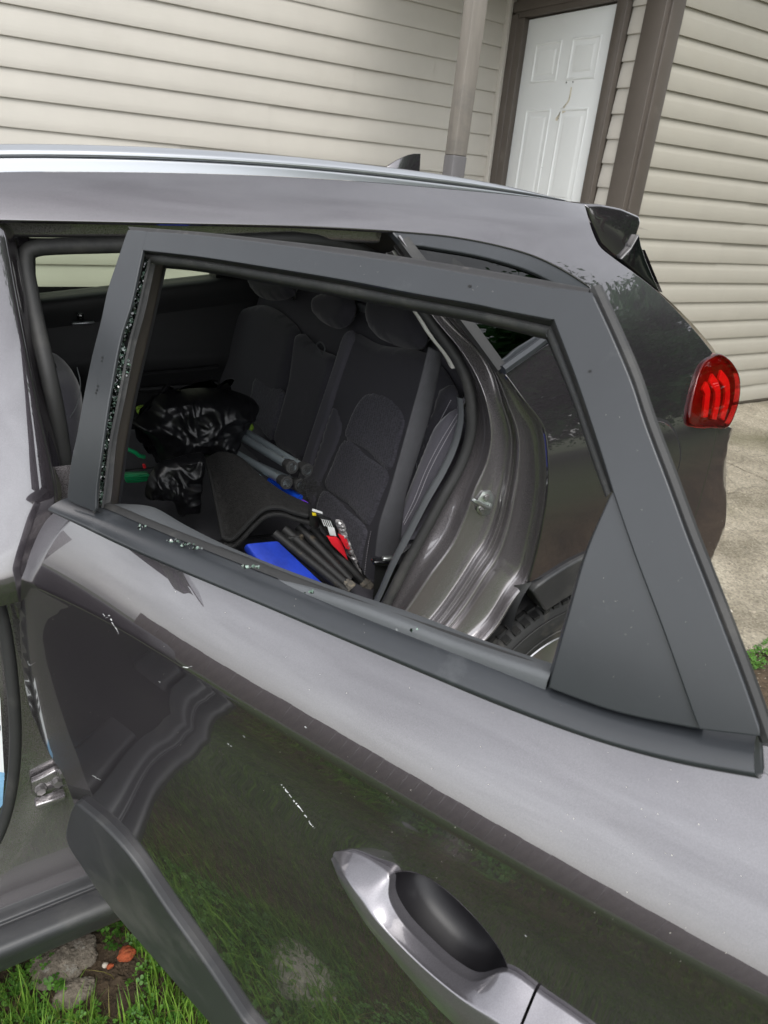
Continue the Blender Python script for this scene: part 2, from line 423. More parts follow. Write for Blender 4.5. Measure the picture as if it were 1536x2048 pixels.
def concrete_material():
    m = bpy.data.materials.new('old_concrete'); m.use_nodes = True; nt = m.node_tree; b = nt.nodes['Principled BSDF']; N = nt.nodes.new; L = nt.links.new
    tc = N('ShaderNodeTexCoord')
    n1 = N('ShaderNodeTexNoise'); n1.inputs['Scale'].default_value = 1.6; n1.inputs['Detail'].default_value = 9; n1.inputs['Roughness'].default_value = 0.68; L(tc.outputs['Object'], n1.inputs['Vector'])
    cr = N('ShaderNodeValToRGB'); L(n1.outputs[0], cr.inputs[0]); e = cr.color_ramp.elements
    e[0].position = 0.36; e[0].color = (0.17, 0.148, 0.105, 1); e[1].position = 0.62; e[1].color = (0.37, 0.33, 0.255, 1)
    # fine aggregate
    v = N('ShaderNodeTexVoronoi'); v.inputs['Scale'].default_value = 95; L(tc.outputs['Object'], v.inputs['Vector'])
    mr = N('ShaderNodeMapRange'); mr.inputs['To Min'].default_value = 0.55; mr.inputs['To Max'].default_value = 1.35; L(v.outputs['Color'], mr.inputs['Value'])
    mx = N('ShaderNodeMix'); mx.data_type = 'RGBA'; mx.blend_type = 'MULTIPLY'; mx.inputs[0].default_value = 1; L(cr.outputs[0], mx.inputs[6]); L(mr.outputs[0], mx.inputs[7])
    # moss and damp in patches
    n3 = N('ShaderNodeTexNoise'); n3.inputs['Scale'].default_value = 0.9; n3.inputs['Detail'].default_value = 7; L(tc.outputs['Object'], n3.inputs['Vector'])
    m3 = N('ShaderNodeMapRange'); m3.inputs['From Min'].default_value = 0.52; m3.inputs['From Max'].default_value = 0.66; m3.inputs['To Max'].default_value = 0.55; L(n3.outputs[0], m3.inputs['Value'])
    mx2 = N('ShaderNodeMix'); mx2.data_type = 'RGBA'; L(m3.outputs[0], mx2.inputs[0]); L(mx.outputs[2], mx2.inputs[6]); mx2.inputs[7].default_value = (0.10, 0.095, 0.045, 1)
    # hairline cracks
    nd = N('ShaderNodeTexNoise'); nd.inputs['Scale'].default_value = 3.0; nd.inputs['Detail'].default_value = 6; L(tc.outputs['Object'], nd.inputs['Vector'])
    av = N('ShaderNodeMix'); av.data_type = 'VECTOR'; av.inputs[0].default_value = 0.16; L(tc.outputs['Object'], av.inputs[4]); L(nd.outputs['Color'], av.inputs[5])
    vc = N('ShaderNodeTexVoronoi'); vc.feature = 'DISTANCE_TO_EDGE'; vc.inputs['Scale'].default_value = 0.8; L(av.outputs[1], vc.inputs['Vector'])
    mc = N('ShaderNodeMapRange'); mc.inputs['From Max'].default_value = 0.006; mc.inputs['To Min'].default_value = 0.35; mc.inputs['To Max'].default_value = 0.0; L(vc.outputs['Distance'], mc.inputs['Value'])
    mx3 = N('ShaderNodeMix'); mx3.data_type = 'RGBA'; L(mc.outputs[0], mx3.inputs[0]); L(mx2.outputs[2], mx3.inputs[6]); mx3.inputs[7].default_value = (0.035, 0.032, 0.022, 1)
    L(mx3.outputs[2], b.inputs['Base Color']); b.inputs['Roughness'].default_value = 0.88
    n2 = N('ShaderNodeTexNoise'); n2.inputs['Scale'].default_value = 90; n2.inputs['Detail'].default_value = 5; L(tc.outputs['Object'], n2.inputs['Vector'])
    bp = N('ShaderNodeBump'); bp.inputs['Strength'].default_value = 0.7; bp.inputs['Distance'].default_value = 0.006; L(n2.outputs[0], bp.inputs['Height']); L(bp.outputs[0], b.inputs['Normal'])
    return m
m_soil = ground_material(); m_conc = concrete_material()

# ================================================================== ground
def wobble(x, y, a=0.012):
    return a*noise.noise(Vector((x*1.7, y*1.7, 0.3)))+a*0.5*noise.noise(Vector((x*6, y*6, 4.1)))
def slab_edge(x):     # front edge (towards the lawn) of the broken concrete
    return 1.62+0.10*noise.noise(Vector((x*1.1, 0.2, 7)))+0.05*noise.noise(Vector((x*4, 1.2, 7)))-0.02*(x-3)
def make_ground():
    V = []; F = []; xs = []; x = -60.0
    def axis(a, b, fine0, fine1, df, dc):
        out = []; t = a
        while t < b:
            out.append(t); d = df if fine0 <= t < fine1 else min(dc, df+0.25*min(abs(t-fine0), abs(t-fine1)))
            t += max(df, d)
        out.append(b); return out
    xs = axis(-60, 60, -1.5, 3.5, 0.05, 8); ys = axis(-60, 60, -1.5, 2.4, 0.05, 8)
    for y in ys:
        for x in xs:
            near = 1.0 if (-2 < x < 4.5 and -2 < y < 3) else 0.4
            V.append((x, y, wobble(x, y, 0.012)*near-0.02))
    nx = len(xs)
    for j in range(len(ys)-1):
        for i in range(nx-1): F.append((j*nx+i, j*nx+i+1, (j+1)*nx+i+1, (j+1)*nx+i))
    return mesh_obj('ground', V, F, m_soil)
ground = make_ground(); tag(ground, kind='structure')

def slab(name, poly, top=0.012, thick=0.08):
    P = redense([Vector(p) for p in poly], 0.05)
    # ragged outline
    Q = [p+Vector((0.018*noise.noise(Vector((p.x*9, p.y*9, 1))), 0.018*noise.noise(Vector((p.x*9, p.y*9, 5))))) for p in P]
    return panel(name, Q, lambda u, v: Vector((u, v, top+0.006*noise.noise(Vector((u*2.2, v*2.2, 9)))+0.003*noise.noise(Vector((u*9, v*9, 2))))), m_conc, None, step=0.06, depth=thick, rad=0.008, grid=0.12)
# driveway behind the car and up to the house, broken by cracks into separate slabs
c1 = [(2.30, 1.28), (2.48, 1.17), (2.62, 1.20), (2.85, 1.10), (3.3, 1.12), (3.9, 1.2), (4.6, 1.12), (4.62, 2.05), (4.2, 2.28), (3.7, 2.34), (3.2, 2.50), (2.7, 2.52), (2.3, 2.58)]
c2 = [(2.3, 2.61), (2.7, 2.55), (3.2, 2.53), (3.7, 2.37), (4.2, 2.31), (4.62, 2.08), (4.66, 2.9), (4.7, 3.66), (2.3, 3.66)]
c3 = [(4.65, 1.12), (5.6, 1.2), (7.2, 1.1), (9.5, 1.1), (9.5, 3.66), (4.73, 3.66), (4.69, 2.9), (4.65, 2.05)]
c4 = [(-3.0, 3.2), (2.27, 3.2), (2.27, 3.66), (2.4, 3.69), (2.4, 5.1), (-3.0, 5.1)]
for q in (c1, c2, c3, c4): tag(slab('driveway', q), kind='structure')
# loose grit and gravel lying on the concrete and soil
def grit(n, region, zf, size, name, mats):
    V = []; F = []
    for _ in range(n):
        x = random.uniform(*region[0]); y = random.uniform(*region[1]); s = random.uniform(*size)*(1+2*(random.random() > 0.96))
        b = len(V); z = zf(x, y)
        for k in range(6):
            d = Vector([(1, 0, 0), (-1, 0, 0), (0, 1, 0), (0, -1, 0), (0, 0, 1), (0, 0, -1)][k]); d = d*s*random.uniform(0.6, 1.3)
            V.append((x+d.x+random.uniform(-s, s)*0.3, y+d.y+random.uniform(-s, s)*0.3, z+d.z*0.7))
        for f in ((0, 2, 4), (2, 1, 4), (1, 3, 4), (3, 0, 4), (2, 0, 5), (1, 2, 5), (3, 1, 5), (0, 3, 5)): F.append(tuple(b+i for i in f))
    o = mesh_obj(name, V, F, mats, smooth=False); return o
m_grit = material('grit', (0.34, 0.30, 0.235), rough=0.9, var=(3, 0.35))
g = grit(5000, ((2.0, 4.6), (0.7, 3.5)), lambda x, y: 0.014, (0.0015, 0.004), 'gravel', m_grit); tag(g, 'fine pale grit scattered over the old concrete', 'gravel', kind='stuff')

# ================================================================== house
YB, YA, XD = 3.70, 5.18, 4.19
PB = 0.0415*YB; PA = 0.0296*YA
house = empty('house', (XD, YB, 0.0))
tag(house, 'house wall with beige horizontal vinyl siding, white panelled door and brown corner trim', 'house')

def plank_profile(pitch, dutch):
    """(out, z) section from the bottom drip to the top, outwards positive"""
    if dutch:
        return [(0.002, -0.004), (0.020, -0.004), (0.021, 0.001), (0.0185, pitch*0.60), (0.015, pitch*0.66), (0.008, pitch*0.80), (0.0055, pitch*0.94), (0.005, pitch*1.0)]
    return [(0.002, -0.004), (0.019, -0.004), (0.0205, 0.002), (0.017, pitch*0.35), (0.009, pitch*0.8), (0.0045, pitch*1.0)]
def plank(parent, a, b, z, pitch, outdir, dutch, mat, lift=0.0):
    pr = plank_profile(pitch, dutch); V = []; F = []; k = len(pr)
    n = 5
    for i in range(n):
        t = i/(n-1); p = a.lerp(b, t)
        for (o, h) in pr: V.append(p+outdir*(o+lift+0.0012*noise.noise(Vector((p.x*0.9+z*3, p.y*0.9, z*7))))+Vector((0, 0, z+h+0.0015*noise.noise(Vector((p.x*0.5, p.y*0.5, z*11))))))
    for i in range(n-1):
        for j in range(k-1): F.append((i*k+j, (i+1)*k+j, (i+1)*k+j+1, i*k+j+1))
    F.append(tuple(range(k))); F.append(tuple((n-1)*k+j for j in reversed(range(k))))
    o = mesh_obj('siding_plank', V, F, mat, parent, smooth=True, sharp=25); fix_normals(o); return o
def wallcore(name, a, b, h, outdir):
    c = (a+b)/2; d = b-a; s = Vector((abs(d.x) if abs(d.x) > .01 else 0.1, abs(d.y) if abs(d.y) > .01 else 0.1, h))
    cc = c-outdir*0.05+Vector((0, 0, h/2)); return box(name, cc, s, m_wallcore, house)
HT = 3.35
# wall behind the car
outA = Vector((0, -1, 0))
wallA = wallcore('back_wall', Vector((-5.0, YA, 0)), Vector((XD, YA, 0)), HT, outA)
z = 1.65+0.1363*YA-16*PA; i = 0
seam_px = {0: 895, 1: 895, 2: 720, 3: 720, 4: 545, 5: 545, 6: 340, 7: 340}
kA = 0
while z < HT-0.02:
    lev = round((1.65+0.1363*YA-z)/PA)   # course number counted down from the first measured line
    xj = {-1: 3.45, 0: 3.45, 1: 2.77, 2: 2.77, 3: 2.12, 4: 2.12, 5: 1.50, 6: 1.50}.get(lev, 1.5+1.9*((lev*0.381) % 1.0))
    x0 = -5.0
    if z > -0.05:
        plank(wallA, Vector((x0, YA, 0)), Vector((xj+0.012, YA, 0)), z, PA, outA, False, m_siding, 0.0045)
        plank(wallA, Vector((xj-0.03, YA, 0)), Vector((XD-0.02, YA, 0)), z, PA, outA, False, m_siding, 0.0)
    z += PA
# projecting wall on the right
outB = Vector((0, -1, 0))
wallB = wallcore('side_wall', Vector((XD+0.02, YB, 0)), Vector((10.5, YB, 0)), HT, outB)
z = 1.65+0.3122*YB
levelsB = [1.65+0.3122*YB-k*PB for k in range(-5, 19)]
for j, z in enumerate(levelsB):
    if z > HT-0.02 or z < -0.01: continue
    xj = 5.2+3.6*((j*0.47) % 1.0)
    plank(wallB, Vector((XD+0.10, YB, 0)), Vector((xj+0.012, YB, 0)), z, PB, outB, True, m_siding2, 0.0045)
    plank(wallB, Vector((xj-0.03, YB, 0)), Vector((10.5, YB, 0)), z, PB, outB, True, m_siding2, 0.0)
# door wall (faces the front of the car)
outD = Vector((-1, 0, 0))
wallD = wallcore('door_wall', Vector((XD, 3.72, 0)), Vector((XD, YA+0.08, 0)), HT, outD)
for j, z in enumerate(levelsB):
    if z > HT-0.02 or z < -0.01: continue
    plank(wallD, Vector((XD, 3.80, 0)), Vector((XD, 3.965, 0)), z, PB, outD, False, m_siding)
# brown corner post of the house
box('corner_board', (XD+0.005, 3.757, HT/2), (0.075, 0.165, HT), m_trim, house, bevel=0.004)
box('corner_board', (XD+0.065, 3.685, HT/2), (0.12, 0.06, HT), m_trim, house, bevel=0.004)
# door and its frame
DZ1, DZ0 = 2.832, 0.80; DY0, DY1 = 4.056, 4.97
door = box('entry_door', (XD-0.012, (DY0+DY1)/2, (DZ0+DZ1)/2), (0.036, DY1-DY0, DZ1-DZ0), m_doorw, house, bevel=0.003)
def door_panel(y0, y1, z0, z1):
    bm = bmesh.new(); x = XD-0.0305
    rings = [(0.0, 0.0), (0.006, -0.006), (0.014, -0.006), (0.026, 0.006), (0.038, 0.006), (0.060, -0.004)]   # moulding: inset, depth towards the wall
    prev = None
    for (ins, dp) in rings:
        r = [bm.verts.new((x+dp, yy, zz)) for yy, zz in ((y0+ins, z0+ins), (y1-ins, z0+ins), (y1-ins, z1-ins), (y0+ins, z1-ins))]
        if prev:
            for k in range(4): bm.faces.new((prev[k], prev[(k+1) % 4], r[(k+1) % 4], r[k]))
        prev = r
    bm.faces.new(prev); bmesh.ops.recalc_face_normals(bm, faces=bm.faces)
    bmesh.ops.bevel(bm, geom=[e for e in bm.edges if len(e.link_faces) == 2], offset=0.003, segments=2, profile=0.5, affect='EDGES')
    return bm_obj('door_panel', bm, m_doorw, door, smooth=True, sharp=30)
W_ = DY1-DY0
for a, b in ((0.13, 0.445), (0.555, 0.87)):
    y0 = DY1-W_*b; y1 = DY1-W_*a
    door_panel(y0, y1, DZ1-0.425, DZ1-0.16)
    door_panel(y0, y1, DZ1-1.25, DZ1-0.60)
    door_panel(y0, y1, DZ1-1.86, DZ1-1.36)
box('door_jamb', (XD-0.030, 5.058, 1.79), (0.09, 0.17, 2.10), m_trim, house, bevel=0.004)
box('door_jamb', (XD-0.055, 5.10, 1.79), (0.05, 0.10, 2.16), m_trim, house, bevel=0.004)
box('door_jamb', (XD-0.030, 4.018, 1.79), (0.09, 0.07, 2.10), m_trim, house, bevel=0.004)
box('door_jamb', (XD-0.048, 3.990, 1.79), (0.05, 0.05, 2.16), m_trim, house, bevel=0.004)
box('door_header', (XD-0.028, 4.52, DZ1+0.06), (0.085, 1.16, 0.10), m_trim, house, bevel=0.004)
box('door_header', (XD-0.050, 4.52, DZ1+0.085), (0.06, 1.20, 0.07), m_trim, house, bevel=0.004)
box('corner_strip', (XD-0.095, YA-0.03, HT/2), (0.03, 0.06, HT), m_siding, house, bevel=0.003)
# dried glue smear and screw holes where the lock was
def smear(pts, r, name):
    bm = bmesh.new(); vs_ = []
    P = spline([Vector(p) for p in pts], sub=6)
    V = []; F = []
    for i, p in enumerate(P):
        w = r*(0.5+0.9*abs(noise.noise(Vector((i*0.37, 3, 1)))))
        for k in range(6):
            a = 2*pi*k/6; V.append((XD-0.0305-0.0015*(1 if k in (0, 1, 2) else 0.2), p[0]+w*cos(a), p[1]+w*sin(a)*0.8))
    for i in range(len(P)-1):
        for k in range(6): F.append((i*6+k, i*6+(k+1) % 6, (i+1)*6+(k+1) % 6, (i+1)*6+k))
    bm.free(); o = mesh_obj(name, V, F, m_stain, door, smooth=True); fix_normals(o); return o
def dpx(px, py):
    p = atX(px, py, XD-0.03); return (p.y, p.z)
smear([dpx(1143, 175), dpx(1138, 200), dpx(1128, 215), dpx(1118, 232), dpx(1115, 238)], 0.011, 'glue_smear')
smear([dpx(1130, 222), dpx(1122, 226), dpx(1114, 238)], 0.018, 'glue_smear')
for (px, py) in ((1133, 165), (1146, 164), (1083, 335)):
    y, zz = dpx(px, py); box('screw_hole', (XD-0.0305, y, zz), (0.004, 0.009, 0.009), m_dark, door, bevel=0.001)
# porch deck, post, eave and roof
box('porch_deck', ((2.45+XD)/2, (3.78+YA)/2, 0.70), (XD-2.45, YA-3.78, 0.14), m_post, house, bevel=0.006)
box('porch_beam', (3.40, 3.80, 3.24), (1.5, 0.14, 0.22), m_trim, house, bevel=0.005)
box('porch_ceiling', (3.40, 4.47, 3.37), (1.55, 1.40, 0.03), m_soffit, house)
box('eave', (6.6, 3.55, 3.43), (7.8, 0.36, 0.10), m_trim, house, bevel=0.01)
def roofslab(x0, x1, y0, z0):
    V = [(x0, y0, z0), (x1, y0, z0), (x1, 6.8, z0+(6.8-y0)*0.36), (x0, 6.8, z0+(6.8-y0)*0.36)]; V += [(a, b, c+0.06) for a, b, c in V]
    mesh_obj('roof', V, [(0, 1, 2, 3), (7, 6, 5, 4), (0, 4, 5, 1), (1, 5, 6, 2), (2, 6, 7, 3), (3, 7, 4, 0)], m_roof, house, smooth=False)
roofslab(2.6, 10.5, 3.36, 3.48); roofslab(-5.0, 2.58, 4.95, 3.40)
pz = 1.65+0.03*3.8
lean = Matrix.Rotation(radians(1.3), 3, 'Y'); pb = Vector((2.742, 3.80, 0.78)); ax = lean @ Vector((0, 0, 1))
box('porch_post', pb+ax*1.74, (0.096, 0.096, 1.42), m_post, house, rot=lean, bevel=0.006)
box('porch_post', pb+ax*0.515, (0.099, 0.099, 1.03), m_postgrey, house, rot=lean, bevel=0.006)
# ================================================================== car materials
def paint_material(name, base, rough=0.42, flake=0.25, ior=2.15, crmin=0.010, metal=0.72):
    m = material(name, base, rough=rough, metal=metal, coat=1.0, coat_rough=0.025, spec=0.5)
    nt, b = nodes_of(m); N = nt.nodes.new; L = nt.links.new
    tc = N('ShaderNodeTexCoord'); nz = N('ShaderNodeTexNoise'); nz.inputs['Scale'].default_value = 900; nz.inputs['Detail'].default_value = 1; L(tc.outputs['Object'], nz.inputs['Vector'])
    mr = N('ShaderNodeMapRange'); mr.inputs['From Min'].default_value = 0.3; mr.inputs['From Max'].default_value = 0.7; mr.inputs['To Min'].default_value = 1-flake; mr.inputs['To Max'].default_value = 1+flake; L(nz.outputs[0], mr.inputs['Value'])
    mx = N('ShaderNodeMix'); mx.data_type = 'RGBA'; mx.blend_type = 'MULTIPLY'; mx.inputs[0].default_value = 1; mx.inputs[6].default_value = (*base, 1); L(mr.outputs[0], mx.inputs[7])
    # faint dust film
    nd = N('ShaderNodeTexNoise'); nd.inputs['Scale'].default_value = 2.2; nd.inputs['Detail'].default_value = 9; nd.inputs['Roughness'].default_value = 0.75; L(tc.outputs['Object'], nd.inputs['Vector'])
    md = N('ShaderNodeMapRange'); md.inputs['From Min'].default_value = 0.5; md.inputs['From Max'].default_value = 0.85; md.inputs['To Max'].default_value = 0.10; L(nd.outputs[0], md.inputs['Value'])
    m2 = N('ShaderNodeMix'); m2.data_type = 'RGBA'; L(md.outputs[0], m2.inputs[0]); L(mx.outputs[2], m2.inputs[6]); m2.inputs[7].default_value = (0.30, 0.28, 0.25, 1); L(m2.outputs[2], b.inputs['Base Color'])
    mc = N('ShaderNodeMapRange'); mc.inputs['From Min'].default_value = 0.4; mc.inputs['From Max'].default_value = 0.9; mc.inputs['To Min'].default_value = crmin; mc.inputs['To Max'].default_value = crmin+0.03; L(nd.outputs[0], mc.inputs['Value']); L(mc.outputs[0], b.inputs['Coat Roughness'])
    b.inputs['Coat IOR'].default_value = ior
    return m
m_paint = paint_material('grey_metallic_paint', (0.066, 0.058, 0.066), rough=0.23)
m_paintin = paint_material('lit_jamb_paint', (0.20, 0.185, 0.192), rough=0.26, ior=1.8, crmin=0.02, metal=0.6)  # body paint lightened: skylight on the jamb is put into its colour
m_blk = material('satin_black_trim', (0.022, 0.0245, 0.028), rough=0.40, coat=0.45, coat_rough=0.22, var=(5, 0.2), dirt=((0.11, 0.115, 0.12), 9, 0.60, 0.35), bump=(900, 0.05, 0.0005))
m_clad = material('grained_cladding', (0.034, 0.035, 0.037), rough=0.40, var=(6, 0.2), bump=(600, 0.35, 0.0006), dirt=((0.12, 0.115, 0.10), 3.0, 0.52, 0.4))
m_rub = material('rubber_seal', (0.024, 0.024, 0.024), rough=0.6, var=(8, 0.2), dirt=((0.10, 0.095, 0.085), 6, 0.55, 0.35))
m_rub2 = material('flocked_run_channel', (0.06, 0.06, 0.062), rough=0.85, var=(20, 0.2), dirt=((0.16, 0.155, 0.145), 14, 0.5, 0.5), bump=(300, 0.3, 0.0006))
m_silver = material('satin_silver', (0.44, 0.455, 0.475), rough=0.28, metal=0.85, var=(3, 0.03))
m_zinc = material('zinc_plate', (0.55, 0.58, 0.56), rough=0.32, metal=0.9, var=(60, 0.12), bump=(200, 0.15, 0.0004))
m_bolt = material('painted_bolt', (0.22, 0.21, 0.21), rough=0.4, metal=0.7, var=(60, 0.15), coat=0.4)
m_gloss = material('gloss_black', (0.006, 0.006, 0.007), rough=0.08, coat=1.0, var=(5, 0.1))
m_tyre = material('tyre_rubber', (0.020, 0.020, 0.020), rough=0.7, var=(12, 0.3), dirt=((0.11, 0.10, 0.085), 9, 0.48, 0.45), bump=(120, 0.2, 0.001))
m_rim = material('alloy_rim', (0.42, 0.42, 0.43), rough=0.3, metal=0.9, var=(6, 0.08))
m_under = material('underbody_black', (0.012, 0.012, 0.012), rough=0.85, var=(10, 0.2))
def glass_material(name, tint, clear, gloss_rough=0.0):
    m = bpy.data.materials.new(name); m.use_nodes = True; nt = m.node_tree; N = nt.nodes.new; L = nt.links.new
    for n in list(nt.nodes):
        if n.type == 'BSDF_PRINCIPLED': nt.nodes.remove(n)
    out = [n for n in nt.nodes if n.type == 'OUTPUT_MATERIAL'][0]
    tr = N('ShaderNodeBsdfTransparent'); tr.inputs[0].default_value = (*tint, 1); gl = N('ShaderNodeBsdfGlossy'); gl.inputs['Roughness'].default_value = gloss_rough; gl.inputs[0].default_value = (1, 1, 1, 1)
    fr = N('ShaderNodeFresnel'); fr.inputs[0].default_value = 1.4 if 'red' in name else 1.5; tc = N('ShaderNodeTexCoord'); nz = N('ShaderNodeTexNoise'); nz.inputs['Scale'].default_value = 1.5; L(tc.outputs['Object'], nz.inputs['Vector'])
    bp = N('ShaderNodeBump'); bp.inputs['Strength'].default_value = 0.02; L(nz.outputs[0], bp.inputs['Height']); L(bp.outputs[0], fr.inputs['Normal'])
    mx = N('ShaderNodeMixShader'); L(fr.outputs[0], mx.inputs[0]); L(tr.outputs[0], mx.inputs[1]); L(gl.outputs[0], mx.inputs[2]); L(mx.outputs[0], out.inputs[0])
    return m
m_privacy = glass_material('privacy_glass', (0.035, 0.036, 0.03), 1)
m_green = glass_material('green_tint_glass', (0.60, 0.68, 0.56), 1)
m_redlens = glass_material('red_lens', (0.95, 0.20, 0.20), 1, 0.02)
m_lampdark = material('lamp_housing', (0.12, 0.02, 0.02), rough=0.35, var=(30, 0.25), coat=0.5)
m_lampbar = material('lamp_light_guide', (0.95, 0.16, 0.17), rough=0.35, var=(50, 0.05))
m_headliner = material('headliner', (0.05, 0.05, 0.05), rough=0.95, var=(30, 0.06), sheen=0.2)

# ================================================================== car body surface
_Y0 = interp([(0.15, 1.07), (0.25, 1.02), (0.33, 1.0), (0.42, 1.0), (0.55, 0.995), (0.7, 0.985), (0.9, 0.968), (1.05, 0.957), (1.12, 0.960), (1.2, 0.975), (1.28, 0.998), (1.36, 1.036), (1.45, 1.095), (1.55, 1.168), (1.60, 1.215), (1.645, 1.285)])
def S(x, z):
    y = _Y0(z)
    x = x-0.17*sstep(1.08, 0.72, z)*sstep(1.2, 1.8, x)      # the bumper stands out further back
    if x > 0.75:
        y += 0.10*((x-0.75)/1.10)**2.0
    if x > 1.81: y += 0.85*((x-1.81)/0.30)**1.8
    return y
def hitB(px, py, off=0.0):
    return solve(px, py, lambda P: P.y-S(P.x, P.z)-off, 0.4, 4.0)
def B(px, py, off=0.0):
    p = hitB(px, py, off); return Vector((p.x, p.z))
def Bs(pts, off=0.0): return [B(a, b, off) for a, b in pts]
def bpos(off=0.0): return lambda x, z: Vector((x, S(x, z)+off, z))

car = empty('car', (1.0, 1.95, 0.0))
tag(car, 'grey metallic SUV with its rear door open and the door window smashed out', 'car')

# ---- roof side band and quarter panel, one sheet, with the quarter window opening
rail_base = [(0, 345), (250, 345), (500, 351), (700, 362), (900, 379), (1040, 392), (1130, 403), (1168, 409)]
gutter = [(0, 437), (300, 443), (600, 450), (783, 460)]
qwin = [(783, 460), (900, 471), (1000, 490), (1070, 511), (1130, 540), (1180, 572)]
qedge = [(1012, 748), (1050, 800), (1085, 846), (1093, 870), (1098, 920), (1098, 975), (1090, 1035), (1078, 1095), (1060, 1163)]
gap = [(1168, 409), (1180, 450), (1197, 490), (1225, 515), (1262, 542), (1315, 584), (1370, 640), (1425, 706)]
lamp_in = [(1425, 706), (1403, 730), (1388, 775), (1379, 815), (1378, 843), (1386, 850), (1433, 853)]
seam = [(1433, 853), (1425, 900), (1410, 960), (1390, 1030), (1372, 1066)]
WC = Vector((1.30, 0.352)); R_ARCH, R_CLAD = 0.41, 0.515
def arcpts(c, r, a0, a1, n): return [Vector((c.x+r*cos(radians(lerp(a0, a1, i/(n-1)))), c.y+r*sin(radians(lerp(a0, a1, i/(n-1)))))) for i in range(n)]
Bgut = spline(Bs(gutter)); Btop = spline(Bs(rail_base)); Bq = spline(Bs(qwin)); Bedge = spline(Bs(qedge))
e_end = Bedge[-1]; ang0 = math.degrees(atan2(e_end.y-WC.y, e_end.x-WC.x))
clad_arc = arcpts(WC, R_CLAD, ang0, 20, 16)
Bseam = spline(Bs(seam)); Bgap = spline(Bs(gap)); Blamp = spline(Bs(lamp_in), sub=4)
qwin_low = spline([Bs([(1180, 572)])[0], B(1192, 600), B(1180, 625), B(1140, 658), B(1085, 697), B(1040, 728), B(1012, 748)])
front_top = [Vector((-1.25, 1.585))]; front_bot = [Vector((-1.25, 1.515)), Vector((-0.6, 1.535))]
poly = front_bot[::-1][1:]+[]
poly = [Vector((-1.25, 1.515)), Vector((-0.6, 1.54))] + Bgut + Bq[1:] + qwin_low[1:] + Bedge[1:] + clad_arc[1:] + [Vector((Bseam[-1].x-0.08, 0.56))] + Bseam[::-1] + Blamp[::-1][1:] + Bgap[::-1][1:] + Btop[::-1][1:] + [Vector((-0.6, 1.605)), Vector((-1.25, 1.585))]
quarter = panel('quarter_panel', poly, bpos(), m_paint, car, step=0.022, grid=0.03, depth=0.006, rad=0.0025)

# ---- wheel arch cladding
inner_arc = arcpts(WC, R_ARCH, ang0-4, 5, 22); outer_arc = arcpts(WC, R_CLAD-0.004, ang0, 5, 24)
panel('arch_cladding', inner_arc+outer_arc[::-1], bpos(-0.012), m_clad, car, step=0.02, grid=0.025, depth=0.05, rad=0.006)
# end piece of the cladding that turns into the door opening
ce = [atY(1046, 1168, 0.995), atY(1022, 1200, 1.01), atY(1010, 1250, 1.01)]; cf = [atY(1012, 1172, 1.045), atY(1000, 1210, 1.045), atY(992, 1250, 1.045)]
cd_ = [atY(1064, 1164, 0.985), atY(1040, 1205, 0.985), atY(1022, 1262, 0.985)]
loft('cladding_end', [cf, ce, cd_], m_clad, car, nu=10, sub=5)
# wheel housing liner
V = []; F = []
for i in range(25):
    a = radians(lerp(-15, 195, i/24))
    for yy in (0.99, 1.30): V.append((WC.x+(R_ARCH+0.01)*cos(a), yy+(0.03 if 1 else 0), WC.y+(R_ARCH+0.01)*sin(a)))
for i in range(24): F.append((i*2, i*2+1, i*2+3, i*2+2))
mesh_obj('wheel_housing', V, F, m_under, car)

# ---- rear bumper corner (beyond the seam)
low = [Vector((Bseam[-1].x-0.08, 0.56)), Vector((1.74, 0.32)), Vector((2.08, 0.32)), Vector((2.20, 0.5)), Vector((2.21, 0.8)), Vector((2.10, 1.0))]
bl = Bs([(1433, 853), (1455, 853)])
poly = Bseam[::-1] + [] 
poly = [Vector((p.x+0.0060, p.y)) for p in Bseam] + low + [bl[1]]
panel('rear_bumper', poly, bpos(0.000), m_paint, car, step=0.022, grid=0.03, depth=0.02, rad=0.004)

# ---- quarter window: trim, glass
tr_out = Bq + qwin_low[1:]
tr_out = [p for p in tr_out]
def inset_poly(P, d):
    P = list(P); n = len(P); A = 1 if area2(P) > 0 else -1; out = []
    for i in range(n):
        a, b, c = P[i-1], P[i], P[(i+1) % n]; t = (c-a)
        if t.length < 1e-9: continue
        t.normalize(); nrm_ = Vector((-t.y, t.x))*A; out.append(b+nrm_*d)
    return out
TO = redense(tr_out, 0.02); TOi = inset_poly(TO, 0.003)
TI = spline([B(815, 493), B(900, 499), B(1000, 520), B(1080, 548), B(1140, 584), B(1155, 604), B(1130, 632), B(1085, 668), B(1040, 697), B(1000, 722), B(940, 648), B(860, 540)], closed=True, sub=4)
panel('quarter_window_trim', TOi, bpos(0.004), m_blk, car, step=0.015, depth=0.012, rad=0.003, holes=[TI])
panel('quarter_window', inset_poly(redense(TI, 0.02), -0.006), bpos(0.012), m_privacy, car, step=0.03, depth=0.0)
# bright-edged black moulding under the quarter window
mp = [hitB(1004, 741, -0.004), hitB(1030, 722, -0.004), hitB(1065, 697, -0.004), hitB(1105, 666, -0.004), hitB(1150, 634, -0.004)]
sweep('quarter_moulding', spline(mp, sub=5), [(-0.010, 0), (-0.008, 0.007), (0.0, 0.010), (0.008, 0.007), (0.010, 0), (0, -0.006)], m_blk, car, up=(0, -0.9, 0.4))
# black upright at the front edge of the quarter window
ub = [hitB(806, 482, 0.006), hitB(826, 508, 0.004), hitB(890, 590, 0.004), hitB(950, 668, 0.004), hitB(1000, 736, 0.004)]
sweep('quarter_window_upright', spline(ub, sub=4), [(-0.012, 0), (-0.010, 0.008), (0.002, 0.009), (0.010, 0.006), (0.012, -0.004), (0, -0.008)], m_rub, car, up=(0, -1, 0.2))

